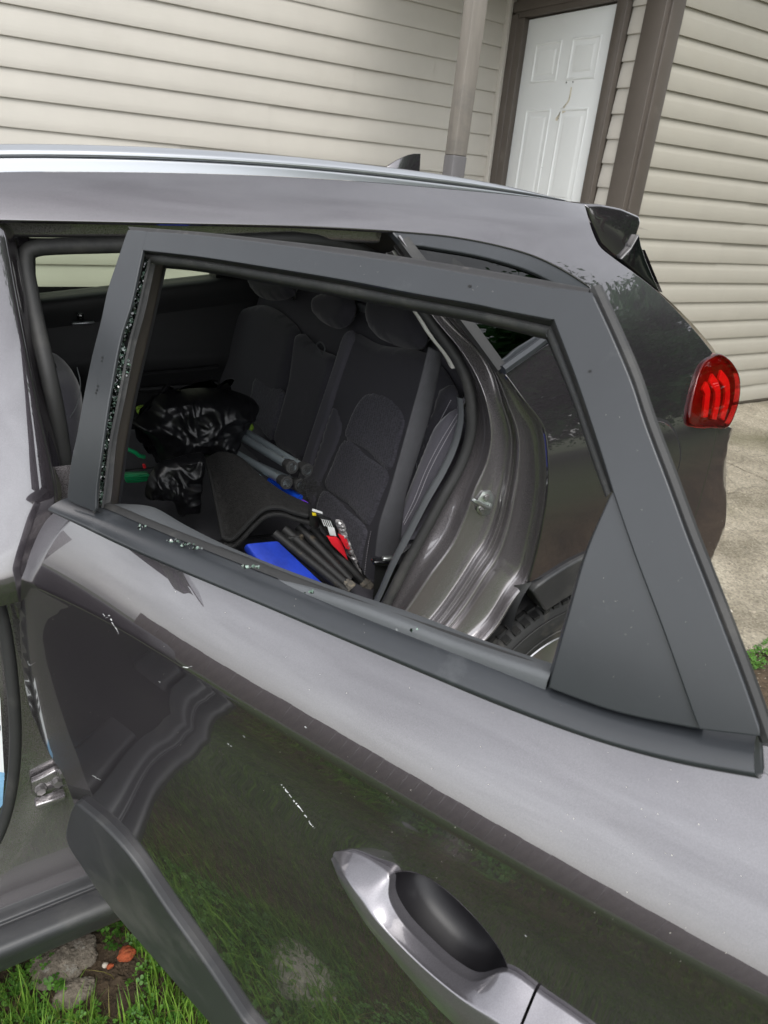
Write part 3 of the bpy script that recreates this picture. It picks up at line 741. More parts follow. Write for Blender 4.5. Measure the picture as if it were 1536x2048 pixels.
# ---- fuel flap
fl = spline(Bs([(1275, 846), (1310, 842), (1335, 851), (1350, 875), (1357, 912), (1350, 945), (1335, 972), (1310, 985), (1270, 980), (1240, 960), (1225, 920), (1232, 870)], -0.001), closed=True, sub=4)
ff = panel('fuel_flap', fl, bpos(-0.0050), m_paint, car, step=0.02, grid=0.03, depth=0.006, rad=0.0022)
flg = inset_poly(redense(fl, 0.012), -0.009)
panel('flap_gap', flg, bpos(-0.0028), m_under, ff, step=0.012, depth=0.0, holes=[inset_poly(redense(fl, 0.012), 0.004)])

# ---- tail lamp
lo = spline(Bs([(1440, 711), (1424, 716), (1405, 733), (1391, 775), (1382, 815), (1380, 842), (1390, 849), (1430, 851), (1456, 849), (1468, 825), (1477, 790), (1476, 755), (1462, 727)], -0.006), closed=True, sub=5)
lamp = panel('tail_lamp', lo, bpos(0.006), m_lampdark, car, step=0.014, depth=0.03, rad=0.004)
def lampbar(pts, w0):
    Q = spline(Bs(pts, -0.002), sub=5); L_ = []; R_ = []
    for i, p in enumerate(Q):
        a = Q[max(0, i-1)]; b = Q[min(len(Q)-1, i+1)]; t = (b-a).normalized(); n_ = Vector((-t.y, t.x)); w = w0
        L_.append(p+n_*w); R_.append(p-n_*w)
    panel('light_guide', L_+R_[::-1], bpos(-0.001), m_lampbar, lamp, step=0.008, depth=0.008, rad=0.002)
lampbar([(1412, 834), (1416, 800), (1417, 785), (1411, 772)], 0.011)
lampbar([(1430, 838), (1437, 800), (1436, 778), (1424, 757)], 0.012)
lampbar([(1446, 838), (1456, 800), (1455, 770), (1442, 750)], 0.012)
panel('lamp_lens', inset_poly(redense(lo, 0.012), -0.001), bpos(-0.010), m_redlens, lamp, step=0.014, depth=0.02, rad=0.006, bulge=None)

# ---- tailgate side strip, spoiler, gloss fin
def side_solid(name, px, y, mat, dy, bevel=0.006, rake=None):
    P3 = [atY(a, b, y if not callable(y) else y(a, b)) for a, b in px]; bm = bmesh.new()
    f0 = [bm.verts.new(p) for p in P3]; f1 = [bm.verts.new(p+Vector((0.0, dy, 0))) for p in P3]; n = len(P3)
    bm.faces.new(f0); bm.faces.new(f1[::-1])
    for i in range(n): bm.faces.new((f0[i], f1[i], f1[(i+1) % n], f0[(i+1) % n]))
    bmesh.ops.recalc_face_normals(bm, faces=bm.faces)
    if bevel: bmesh.ops.bevel(bm, geom=list(bm.edges), offset=bevel, segments=3, profile=0.5, affect='EDGES', clamp_overlap=True)
    return bm_obj(name, bm, mat, car, smooth=True, sharp=60)
sp = [(1170, 408), (1205, 409), (1245, 417), (1281, 432), (1284, 445), (1276, 470), (1262, 495), (1243, 521), (1226, 513), (1200, 489), (1183, 450)]
side_solid('roof_spoiler', sp, 1.31, m_paint, 1.18, 0.010)
side_solid('spoiler_fin', [(1241, 519), (1262, 497), (1279, 468), (1283, 490), (1292, 518), (1306, 552), (1321, 584), (1312, 578), (1275, 548)], 1.30, m_gloss, 0.06, 0.004)
tg = [(1262, 542), (1282, 556), (1315, 580), (1345, 607), (1385, 650), (1428, 700), (1436, 711), (1424, 704), (1370, 640), (1315, 584)]
# tailgate skin sweeping over to the far side
tgc = [[atY(a, b, 1.27) for a, b in ((1290, 560), (1320, 585), (1350, 612), (1392, 655), (1428, 698), (1446, 720))]]
tgc.append([p+Vector((0.028, 0.05, 0.004)) for p in tgc[0]]); tgc.append([p+Vector((0.05, 0.18, 0.004)) for p in tgc[0]])
tgc.append([p+Vector((0.07, 0.65, 0.004)) for p in tgc[0]]); tgc.append([p+Vector((0.05, 1.15, 0.0)) for p in tgc[0]])
loft('tailgate', tgc, m_paint, car, nu=20, sub=5)
# rear window glass (dark) under the spoiler
rg = [atY(1290, 500, 1.36), atY(1325, 585, 1.36)]
mesh_obj('rear_window', [rg[0], rg[1], rg[1]+Vector((0.02, 1.05, 0)), rg[0]+Vector((0.02, 1.05, 0))], [(0, 1, 2, 3)], m_privacy, car)
# lower tailgate and bumper wrap to close the rear
V = []; F = []; prof = [(1.98, 1.20), (2.03, 1.05), (2.18, 0.80), (2.18, 0.55), (2.07, 0.30)]
for (xx, zz) in prof:
    for yy in (1.42, 1.95, 2.50): V.append((xx+0.05*(1-((yy-1.95)/0.55)**2), yy, zz))
for i in range(4):
    for j in range(2): F.append((i*3+j, (i+1)*3+j, (i+1)*3+j+1, i*3+j+1))
mesh_obj('tailgate_lower', V, F, m_paint, car)

# ---- roof rail: a raised silver bar with a lower lip line
rl_b = [(-420, 372), (-200, 352), (0, 344), (250, 344), (500, 350), (700, 361), (900, 378), (1040, 391), (1128, 402)]
rl_g = [(-420, 335), (-200, 320), (0, 313.5), (250, 316), (500, 328), (700, 345), (900, 368), (1040, 387), (1129, 401)]
rl_t = [(-420, 310), (-200, 295), (0, 289), (250, 293), (500, 307), (700, 326), (900, 352), (1040, 378), (1131, 400)]
def ycurve(pts, y0, y1=None): return [atY(a, b, lerp(y0, y0 if y1 is None else y1, i/(len(pts)-1))) for i, (a, b) in enumerate(pts)]
cb = ycurve(rl_b, 1.262, 1.300); cg = ycurve(rl_g, 1.268, 1.304); ct = ycurve(rl_t, 1.285, 1.312)
def resc(c, n=60): return resample(spline(c, sub=8), n)
cb, cg, ct = resc(cb), resc(cg), resc(ct)
u = Vector((0, 0, 1)); yv = Vector((0, 1, 0))
lowr = [cb, [p.lerp(q, 0.5)+yv*-0.001 for p, q in zip(cb, cg)], [p.lerp(q, 0.93) for p, q in zip(cb, cg)], [p.lerp(q, 0.96)+yv*0.012 for p, q in zip(cb, cg)]]
rail = loft('roof_rail', lowr, m_silver, car, sub=3, raw=True)
upr = [[p+yv*0.010+u*-0.002 for p in cg], [p.lerp(q, 0.10)+yv*-0.004 for p, q in zip(cg, ct)], [p.lerp(q, 0.45)+yv*-0.008 for p, q in zip(cg, ct)], [p.lerp(q, 0.85)+yv*-0.004 for p, q in zip(cg, ct)], ct, [q+yv*0.018 for q in ct], [q+yv*0.030+u*-0.006 for q in ct], [q+yv*0.034+u*-0.03 for q in ct]]
loft('rail_top', upr, m_silver, rail, sub=4, raw=True)
# roof skin across to the far side
rs = []
for t, dz in ((0, -0.012), (0.06, -0.002), (0.2, 0.006), (0.5, 0.012), (0.8, 0.006), (0.94, -0.004), (1, -0.02), (1.06, -0.08)):
    row_ = []
    for (xx, zz, yy) in ((-1.3, 1.60, 1.24), (-0.6, 1.618, 1.25), (0.0, 1.622, 1.26), (0.5, 1.622, 1.27), (0.9, 1.620, 1.285), (1.25, 1.612, 1.305), (1.50, 1.604, 1.32), (1.62, 1.598, 1.325)):
        row_.append(Vector((xx, lerp(yy, 3.9-yy, t), zz+dz)))
    rs.append(row_)
loft('roof', rs, m_paint, car, nu=24, sub=4)
# headliner
rs2 = [[p+Vector((0, 0, -0.05)) for p in r_] for r_ in rs[1:-1]]
loft('headliner', rs2, m_headliner, car, nu=14, sub=2)
# shark fin aerial
fb = atY(845, 305, 1.93)
V = []; F = []; fx = fb.x; n = 9
prof = [(0.0, 0.0), (-0.02, 0.012), (-0.05, 0.026), (-0.08, 0.038), (-0.11, 0.05), (-0.14, 0.064), (-0.165, 0.076), (-0.19, 0.088), (-0.205, 0.094)]
fin_h = fb.z-1.63
for i in range(10):
    t = i/9; x_ = fx-0.17+0.17*t; h = fin_h*(1-(1-t)**1.7)*1.0; w = 0.026*(0.35+0.65*sin(pi*min(1, t*0.8+0.1)))
    for (wy, hz) in ((-1, 0), (-0.85, 0.25), (-0.45, 0.7), (-0.12, 0.97), (0.12, 0.97), (0.45, 0.7), (0.85, 0.25), (1, 0)):
        V.append((x_+(0.006*hz if i == 9 else 0), 1.95+w*wy, 1.63+h*hz))
for i in range(9):
    for j in range(7): F.append((i*8+j, (i+1)*8+j, (i+1)*8+j+1, i*8+j+1))
F.append(tuple(9*8+j for j in range(8)))
o = mesh_obj('aerial_fin', V, F, m_paint, car, sharp=50); fix_normals(o)

# ================================================================== door opening: jamb, header, pillar, sill
E0 = [(1010, 748), (1050, 800), (1085, 846), (1093, 870), (1098, 920), (1098, 975), (1090, 1035), (1078, 1095), (1060, 1160), (1030, 1200), (985, 1268), (900, 1340), (700, 1470)]
R1 = [(893, 636), (968, 712), (989, 749), (1003, 800), (1019, 852), (1023, 886), (1019, 935), (1010, 987), (997, 1042), (976, 1094), (955, 1125), (921, 1178), (876, 1240), (820, 1300), (690, 1420)]
R2 = [(872, 636), (925, 700), (955, 750), (972, 795), (982, 845), (983, 878), (973, 925), (950, 977), (934, 1021), (908, 1081), (861, 1146), (825, 1200), (780, 1260), (660, 1380)]
SO = [(867, 627), (898, 673), (934, 728), (950, 765), (957, 800), (960, 852), (951, 904), (929, 956), (898, 1008), (867, 1068), (835, 1120), (789, 1200), (750, 1260), (640, 1370)]
SI = [(835, 621), (867, 671), (908, 726), (921, 765), (925, 800), (927, 834), (916, 886), (893, 938), (859, 998), (825, 1063), (791, 1128), (760, 1200), (725, 1260), (620, 1360)]
up_ext = {'R1': [(640, 300), (785, 500)], 'R2': [(770, 505)], 'SO': [(770, 512)], 'SI': [(740, 512)]}
def yc(pts, f): return resample(spline([atY(a, b, f(b)) for a, b in pts], sub=6), 70)
def ysh(base, tumble=0.16):   # pillar leans inwards with height (smaller py is higher)
    return lambda py: base+tumble*sstep(850, 450, py)
cE = yc([(800, 470), (905, 605)]+E0, ysh(1.000, 0.17)); cR1 = yc([(790, 500)]+R1, ysh(1.055)); cR2 = yc([(775, 505)]+R2, ysh(1.09)); cSO = yc([(765, 512)]+SO, ysh(1.125)); cSI = yc([(740, 520)]+SI, ysh(1.15))
# the flange edge lies on the body skin
def mixc(a, b, t, d=(0, 0, 0)): return [p.lerp(q, t)+Vector(d) for p, q in zip(a, b)]
sect = [(cE, cR1, 0.0, 0, 0), (cE, cR1, 0.045, -0.007, -0.006), (cE, cR1, 0.09, -0.005, -0.001), (cE, cR1, 0.12, 0.003, 0.010), (cE, cR1, 0.15, 0.006, 0.018), (cE, cR1, 0.25, 0.007, 0.020), (cE, cR1, 0.48, 0.003, 0.014), (cE, cR1, 0.66, -0.004, 0.003), (cE, cR1, 0.75, -0.010, -0.008), (cE, cR1, 0.82, -0.007, -0.005),
        (cE, cR1, 0.90, 0.005, 0.007), (cE, cR1, 0.95, 0.003, 0.004), (cE, cR1, 0.985, -0.006, -0.006), (cR1, cR2, 0.02, -0.004, -0.004), (cR1, cR2, 0.06, 0.007, 0.008), (cR1, cR2, 0.20, 0.010, 0.011), (cR1, cR2, 0.55, 0.004, 0.004), (cR1, cR2, 0.86, -0.006, -0.006), (cR1, cR2, 1.0, -0.010, -0.010), (cR2, cSO, 0.18, -0.004, -0.005), (cR2, cSO, 0.5, 0.007, 0.006), (cR2, cSO, 0.95, 0.010, 0.010), (cSO, cSI, 0.6, 0.015, 0.02)]
jamb = loft('door_jamb', [mixc(a_, b_, t_, (dx_, dy_, 0)) for a_, b_, t_, dx_, dy_ in sect], m_paintin, car, sub=4, raw=True)
# weatherstrip all round the opening
left_seal = [(136, 1010), (132, 960), (122, 880), (108, 800), (94, 738), (75, 660), (60, 585), (51, 530), (54, 506), (70, 497), (110, 493), (240, 490)]
ls = [atY(a, b, 1.12+0.10*sstep(800, 480, b)) for a, b in left_seal]
low_l = [Vector((ls[0].x-0.01, 1.115, z_)) for z_ in (0.5, 0.7, 0.9, 1.05)]
tops = [Vector((x_, 1.225, 1.528+0.012*sin((x_-0.25)*3))) for x_ in (0.45, 0.6)]
mid_r = mixc(cSO, cSI, 0.42, (-0.006, -0.004, 0))
path = low_l+ls+tops+[mid_r[k] for k in range(0, 70, 4)]
sweep('weatherstrip', spline(path, sub=3), circle(0.0125, 10), m_rub, car)
# interior trim strip just inside the seal
sI2 = mixc(cSI, cSI, 0, (-0.005, 0.013, 0)); sI3 = mixc(cSI, cSI, 0, (0.010, 0.030, 0)); sI1 = mixc(cSO, cSI, 0.85, (-0.006, 0.0, 0))
m_trimgrey = material('interior_trim_grey', (0.075, 0.08, 0.085), rough=0.55, var=(8, 0.1), bump=(500, 0.2, 0.0004))
m_bone = material('pillar_trim_ivory', (0.55, 0.54, 0.50), rough=0.6, var=(8, 0.05))
loft('sill_trim', [c[22:] for c in (sI1, sI2, sI3)], m_trimgrey, car, sub=4, raw=True)
loft('pillar_trim', [mixc(cSI, cSI, 0, (0.0, 0.006, 0.0))[4:19], mixc(cSI, cSI, 0, (-0.004, 0.012, -0.002))[4:19], mixc(cSI, cSI, 0, (0.004, 0.034, -0.002))[4:19]], m_bone, car, sub=4, raw=True)

# ---- header above the opening
G0 = [atY(a, b, 1.168+0.002) for a, b in [(-500, 470)]+gutter]
G0 = resample(spline([hitB(a, b) for a, b in gutter], sub=6), 40); G0 = [Vector((-1.2, G0[0].y, G0[0].z-0.03)), Vector((-0.5, G0[0].y, G0[0].z-0.008))]+G0
hd = lambda dy, dz: [p+Vector((0, dy, dz)) for p in G0]
loft('door_header_rail', [hd(0.004, -0.001), hd(0.016, 0.004), hd(0.030, 0.001), hd(0.034, -0.006), hd(0.038, -0.018), hd(0.042, -0.026), hd(0.058, -0.030), hd(0.085, -0.034)], m_paintin, car, sub=3, raw=True)

# ---- B pillar
pe = [(-6, 452), (6, 463), (12, 490), (25, 560), (50, 690), (73, 800), (95, 900), (110, 975), (112, 1000), (106, 1040), (88, 1100), (77, 1160), (74, 1192)]
pe3 = [atY(a, b, 1.0+0.17*max(0.0, min(1.0, (1150-b)/720.0))) for a, b in pe]
peR = resample(spline(pe3, sub=6), 60)
plx = [Vector((min(p.x-0.10, -0.06), p.y-0.004, p.z)) for p in peR]
bp_c = [[q+Vector((-0.05, 0.03, 0)) for q in plx], plx, mixc(plx, peR, 0.3, (0, -0.006, 0)), mixc(plx, peR, 0.7, (0, -0.006, 0)), mixc(plx, peR, 0.96, (0, -0.002, 0)), peR, mixc(peR, peR, 0, (0.004, 0.006, 0)), mixc(peR, peR, 0, (0.003, 0.02, 0)), mixc(peR, peR, 0, (0.016, 0.045, 0)), mixc(peR, peR, 0, (0.022, 0.075, 0)), mixc(peR, peR, 0, (0.04, 0.095, 0))]
loft('centre_pillar', bp_c, m_paint, car, sub=4, raw=True)
# lower pillar: recessed metal with stepped crease
def low_pillar(x, z): 
    y = 1.075
    # raised shoulder below the crease line, curving down to the front
    zc_ = 0.615-0.02*(x-0.0)-0.9*max(0, 0.035-x)**1.2*2.2
    y -= 0.018*sstep(zc_+0.006, zc_-0.012, z)
    y += 0.03*sstep(1.10, 1.20, z)*0
    return y
loft('pillar_base', [[Vector((x_, low_pillar(x_, z_), z_)) for x_ in [(-0.15+0.02*k) for k in range(17)]] for z_ in [0.33+0.0125*k for k in range(72)]], m_paintin, car, sub=1, raw=True)
# front opening seal and print on the pillar
fs = [atY(a, b, 1.03) for a, b in ((-10, 1180), (10, 1260), (25, 1370), (31, 1480), (23, 1580), (2, 1660), (-34, 1730))]
sweep('front_weatherstrip', spline(fs, sub=6), circle(0.0095, 10), m_rub, car)
m_label = material('label_white', (0.72, 0.74, 0.75), rough=0.4, var=(9, 0.04)); m_labelb = material('label_blue', (0.22, 0.42, 0.62), rough=0.4, var=(60, 0.2)); m_ink = material('label_ink', (0.03, 0.03, 0.03), rough=0.6, var=(20, 0.1))
lb = [atY(-24, 1390, 1.05), atY(0, 1395, 1.05), atY(9, 1560, 1.05), atY(-20, 1560, 1.05)]
st = mesh_obj('pillar_sticker', lb, [(0, 1, 2, 3)], m_label, car)
lb2 = [p+Vector((0, -0.0006, 0)) for p in [atY(-24, 1540, 1.05), atY(9, 1545, 1.05), atY(5, 1610, 1.05), atY(-24, 1640, 1.05)]]
mesh_obj('sticker_band', lb2, [(0, 1, 2, 3)], m_labelb, st)
for k in range(3):
    a = [atY(-16, 1410+k*20, 1.0492), atY(-2+k*1.4, 1411+k*20, 1.0492), atY(-2+k*1.4, 1421+k*20, 1.0492), atY(-16, 1422+k*20, 1.0492)]
    mesh_obj('sticker_print', a, [(0, 1, 2, 3)], m_ink, st)
# sill: black plastic tread with a groove, painted step behind
sp_ = [(1.075, 0.42), (1.066, 0.36), (1.055, 0.347), (1.030, 0.348), (1.027, 0.342), (1.022, 0.342), (1.019, 0.347), (0.985, 0.351), (0.972, 0.346), (0.968, 0.335), (0.985, 0.29), (1.005, 0.245), (1.04, 0.225), (1.2, 0.22)]
loft('sill', [[Vector((x_, a, b)) for x_ in (-1.3, -0.6, 0.0, 0.3, 0.6, 0.86)] for a, b in sp_], m_clad, car, nu=20, sub=3)
# hinges with bolts
def bolt(parent, c, r, axis=Vector((0, -1, 0))):
    bm = bmesh.new(); q = axis.to_track_quat('Z', 'Y').to_matrix()
    for (rad, h0, h1, seg) in ((r*1.25, 0, 0.003, 16), (r, 0.003, 0.010, 6)):
        rr = bmesh.ops.create_cone(bm, cap_ends=True, segments=seg, radius1=rad, radius2=rad*0.94, depth=h1-h0)
        for v in rr['verts']: v.co = q @ (v.co+Vector((0, 0, (h0+h1)/2)))+c
    return bm_obj('bolt', bm, m_bolt, parent, smooth=True, sharp=30)
def hinge(px_plate, bolts, y):
    P = [atY(a, b, y) for a, b in px_plate]
    bm = bmesh.new(); f0 = [bm.verts.new(p) for p in P]; f1 = [bm.verts.new(p+Vector((0, 0.014, 0))) for p in P]; n = len(P)
    bm.faces.new(f0); bm.faces.new(f1[::-1])
    for i in range(n): bm.faces.new((f0[i], f1[i], f1[(i+1) % n], f0[(i+1) % n]))
    bmesh.ops.recalc_face_normals(bm, faces=bm.faces); bmesh.ops.bevel(bm, geom=list(bm.edges), offset=0.003, segments=2, affect='EDGES', profile=0.5)
    h = bm_obj('hinge', bm, m_paintin, car, smooth=True, sharp=40)
    for (a, b) in bolts: bolt(h, atY(a, b, y), 0.0085)
    return h
hinge([(12, 1117), (58, 1120), (66, 1180), (60, 1240), (28, 1240), (14, 1200)], [(34, 1148), (42, 1203)], 1.058)
hinge([(62, 1566), (112, 1540), (150, 1545), (140, 1585), (128, 1590), (82, 1600), (64, 1590)], [(81, 1577), (115, 1562), (127, 1543)], 1.058)
box('hinge_arm', atY(100, 1598, 1.04), (0.05, 0.02, 0.012), m_paintin, car, bevel=0.003)
# striker
sc = atY(970, 1007, 1.072)
bm = bmesh.new()
P = [atY(a, b, 1.074) for a, b in ((966, 984), (980, 982), (988, 994), (988, 1010), (978, 1030), (965, 1033), (953, 1022), (955, 1000))]
f0 = [bm.verts.new(p) for p in P]; f1 = [bm.verts.new(p+Vector((0.006, 0.006, 0))) for p in P]; bm.faces.new(f0); bm.faces.new(f1[::-1])
for i in range(8): bm.faces.new((f0[i], f1[i], f1[(i+1) % 8], f0[(i+1) % 8]))
bmesh.ops.recalc_face_normals(bm, faces=bm.faces); bmesh.ops.bevel(bm, geom=list(bm.edges), offset=0.0015, segments=2, affect='EDGES', profile=0.5)
stk = bm_obj('striker', bm, m_zinc, car, smooth=True, sharp=40)
a = atY(980, 1012, 1.070)
tube('striker_loop', [a+Vector((0.004, 0.004, 0)), a+Vector((-0.012, -0.012, 0.002)), atY(950, 1002, 1.045), atY(945, 999, 1.05), atY(956, 1010, 1.066)], 0.0042, m_zinc, stk, n=8, sub=5)
for (px, py) in ((973, 993), (964, 1019)): bolt(stk, atY(px, py, 1.073), 0.0055, Vector((-0.6, -0.8, 0)))

# ---- rear wheel
def make_wheel(c, side=-1):
    V = []; F = []; prof = [(0.225, 0.0), (0.245, -0.008), (0.30, -0.013), (0.332, -0.006), (0.345, 0.008), (0.350, 0.03), (0.352, 0.11), (0.350, 0.19), (0.345, 0.212), (0.30, 0.232), (0.225, 0.22)]
    n = 96
    for i in range(n):
        a = 2*pi*i/n
        for (r, d) in prof: V.append((c.x+r*cos(a), c.y+d, c.z+r*sin(a)))
    k = len(prof)
    for i in range(n):
        for j in range(k-1): F.append((i*k+j, ((i+1) % n)*k+j, ((i+1) % n)*k+j+1, i*k+j+1))
    t = mesh_obj('wheel', V, F, m_tyre, car, sharp=60); fix_normals(t)
    # tread: shoulder blocks and lugs as raised geometry
    V = []; F = []
    def blk(a0, a1, d0, d1, r0, r1):
        b = len(V)
        for (aa, dd, rr) in ((a0, d0, r0), (a1, d0, r0), (a1, d1, r0), (a0, d1, r0), (a0, d0, r1), (a1, d0, r1), (a1, d1, r1), (a0, d1, r1)):
            V.append((c.x+rr*cos(aa), c.y+dd, c.z+rr*sin(aa)))
        F.extend([tuple(b+q for q in f) for f in ((4, 5, 6, 7), (0, 1, 5, 4), (1, 2, 6, 5), (2, 3, 7, 6), (3, 0, 4, 7))])
    m_ = 66
    for i in range(m_):
        a0 = 2*pi*i/m_; w = 2*pi/m_
        blk(a0, a0+w*0.80, 0.020, 0.062, 0.349, 0.3575)
        blk(a0+w*0.2, a0+w*0.5, 0.0655, 0.088, 0.350, 0.358); blk(a0+w*0.6, a0+w*1.05, 0.0655, 0.088, 0.350, 0.358)
        blk(a0, a0+w*0.9, 0.0945, 0.128, 0.351, 0.3585)
        blk(a0+w*0.3, a0+w*1.1, 0.134, 0.158, 0.350, 0.358); blk(a0, a0+w*0.8, 0.164, 0.205, 0.348, 0.3575)
        blk(a0+w*0.15, a0+w*0.75, -0.004, 0.017, 0.338, 0.3475)
    o = mesh_obj('tread', V, F, m_tyre, t, smooth=False); o['kind'] = 'stuff'; fix_normals(o)
    # sidewall rib lines and rim
    for (r0, d0) in ((0.318, -0.0125), (0.262, -0.0115)):
        path = [Vector((c.x+r0*cos(2*pi*i/64), c.y+d0, c.z+r0*sin(2*pi*i/64))) for i in range(65)]
        sweep('sidewall_rib', path, circle(0.0025, 5), m_tyre, t, cap=False)
    V = []; F = []; prof = [(0.232, 0.0), (0.226, -0.004), (0.218, 0.004), (0.21, 0.03), (0.06, 0.035), (0.03, 0.01), (0.0, 0.01)]
    for i in range(64):
        a = 2*pi*i/64; sp5 = 0.5+0.5*cos(5*a)
        for j, (r, d) in enumerate(prof): V.append((c.x+r*cos(a), c.y+d+(0.03*(1-sp5) if 3 <= j <= 4 else 0), c.z+r*sin(a)))
    k = len(prof)
    for i in range(64):
        for j in range(k-1): F.append((i*k+j, ((i+1) % 64)*k+j, ((i+1) % 64)*k+j+1, i*k+j+1))
    r_ = mesh_obj('rim', V, F, m_rim, t, sharp=35); fix_normals(r_)
    return t
make_wheel(Vector((WC.x, 1.035, 0.352)))
# ================================================================== the open rear door
TH = radians(67.0); DO = Vector((0.020, 0.985)); SH = Vector((cos(TH), -sin(TH))); NH = Vector((-sin(TH), -cos(TH)))
def dw(s, n, z):
    p = DO+SH*s+NH*n; return Vector((p.x, p.y, z))
def dl(P):
    q = Vector((P.x, P.y))-DO; return q.dot(SH), q.dot(NH), P.z
def hitD(px, py, Nf):
    def F(P):
        s, n, z = dl(P); return Nf(s, z)-n
    return dl(solve(px, py, F, 0.05, 3.0, 240))
def D(px, py, Nf):
    s, n, z = hitD(px, py, Nf); return Vector((s, z))
flat = lambda n0: (lambda s, z: n0)
crease_px = [(42, 1160), (75, 1166), (200, 1238), (400, 1362), (550, 1453), (700, 1543), (850, 1630), (1000, 1715), (1150, 1801), (1300, 1885), (1450, 1965), (1536, 2010)]
_cz = []
for q in crease_px:
    s, n, z = hitD(*q, flat(0.0)); _cz.append((s, z))
zc = interp([_cz[0], _cz[2], _cz[4], _cz[6], _cz[8], _cz[10], _cz[11]])
_low = interp([(0, 0.0), (0.02, -0.0032), (0.045, -0.0058), (0.07, -0.0050), (0.10, -0.0005), (0.14, 0.0060), (0.19, 0.0115), (0.24, 0.0140), (0.30, 0.0135), (0.38, 0.0090), (0.48, 0.0010), (0.58, -0.008), (0.68, -0.017), (0.8, -0.028)])
def NS(s, z):
    """door skin: shoulder above the crease, scooped flank below"""
    d = z-zc(max(-0.02, s))
    dd = max(0.0, d); up_ = -(0.42*dd+1.3*dd*dd) if dd < 0.1 else -(0.055+0.68*(dd-0.1))
    k = lerp(0.30, 1.0, sstep(-0.02, 0.32, s)); w = 0.005
    if d > w: n = up_
    elif d < -w: n = _low(-d)*k
    else:                                   # rounded crease
        t = (d+w)/(2*w); p0 = _low(w)*k; p1 = -(0.42*w+1.3*w*w); m0 = (_low(w-0.001)-_low(w+0.001))/0.002*k*2*w; m1 = -(0.42+2.6*w)*2*w
        n = (2*t**3-3*t*t+1)*p0+(t**3-2*t*t+t)*m0+(-2*t**3+3*t*t)*p1+(t**3-t*t)*m1
    # the skin rolls in at its front edge
    n -= 0.006*min(1.0, max(0, (0.05-s)/0.05))**2
    return n
_fr = interp([(1.10, 0.0), (1.2, -0.012), (1.28, -0.028), (1.36, -0.052), (1.45, -0.086), (1.55, -0.130), (1.62, -0.165)])
def NF(off): return lambda s, z: -0.030+_fr(z)+off      # window frame leans in like the body side
def spos(f): return lambda s, z: dw(s, f(s, z), z)

skin_top = [(112, 1022), (161, 1045), (260, 1093), (363, 1137), (525, 1204), (700, 1278), (863, 1347), (1025, 1414), (1200, 1476), (1361, 1520), (1530, 1551)]
skin_front = [(112, 1022), (88, 1048), (65, 1095), (48, 1145), (42, 1165), (40, 1230), (41, 1290), (50, 1370), (64, 1430), (95, 1500), (125, 1548), (142, 1590), (150, 1614)]
clad_top = [(150, 1614), (200, 1658), (240, 1700), (275, 1748), (330, 1830), (400, 1930), (480, 2048)]
T_ = spline([D(a, b, NS) for a, b in skin_top]); Fr_ = spline([D(a, b, NS) for a, b in skin_front]); C_ = spline([D(a, b, NS) for a, b in clad_top])
tail = T_[-1]; c_end = C_[-1]; slope = (C_[-1].y-C_[-6].y)/max(1e-6, C_[-1].x-C_[-6].x)
c_far = [Vector((0.62, c_end.y+0.03*(0.62-c_end.x))), Vector((0.75, c_end.y+0.05)), Vector((0.84, 0.66)), Vector((0.98, 0.82)), Vector((1.06, 1.0)), Vector((1.03, 1.18)), Vector((0.975, 1.28))]
skin_poly = T_[::-1]+Fr_[1:]+C_[1:]+spline([C_[-1]]+c_far, sub=4)[1:]
cup_px = [(776, 1752), (795, 1742), (832, 1745), (880, 1770), (930, 1814), (975, 1864), (1003, 1905), (1016, 1938), (1004, 1970), (960, 1985), (900, 1966), (842, 1912), (796, 1852), (770, 1792)]
cupd = redense(spline([D(a, b, NS) for a, b in cup_px], closed=True, sub=5), 0.008)
rdoor = panel('rear_door', skin_poly, spos(NS), m_paint, car, step=0.014, grid=0.016, depth=0.012, rad=0.0025, holes=[cupd],
              extra=[Vector((-0.06+0.010*i, zc(max(-0.02, -0.06+0.010*i))+k)) for i in range(118) for k in (-0.030, -0.020, -0.013, -0.009, -0.006, -0.0045, -0.003, -0.0015, 0.0, 0.0015, 0.003, 0.0045, 0.006, 0.009, 0.014)],
              skip=lambda q: -0.036 < q.y-zc(max(-0.02, q.x)) < 0.020)
# inner door shell so that the door has real thickness
m_trimblk = material('door_trim_black', (0.022, 0.022, 0.024), rough=0.6, var=(8, 0.1), bump=(500, 0.25, 0.0005))
inner_off = interp([(0.2, -0.06), (0.45, -0.075), (0.7, -0.085), (1.0, -0.10), (1.2, -0.105), (1.35, -0.12)])
ip = inset_poly(redense(skin_poly, 0.02), 0.012)
panel('door_shell', ip, spos(lambda s, z: min(NS(s, z)-0.02, inner_off(z))), m_trimblk, rdoor, step=0.03, grid=0.05, depth=0.02, rad=0.008, back=True)
edge = inset_poly(redense(skin_poly, 0.015), 0.0035)
V = []; F = []
for q in edge:
    V.append(dw(q.x, NS(q.x, q.y)-0.010, q.y)); V.append(dw(q.x, min(NS(q.x, q.y)-0.03, inner_off(q.y)), q.y))
n = len(edge)
for i in range(n): F.append((2*i, 2*((i+1) % n), 2*((i+1) % n)+1, 2*i+1))
o = mesh_obj('door_edge', V, F, m_paintin, rdoor); fix_normals(o)

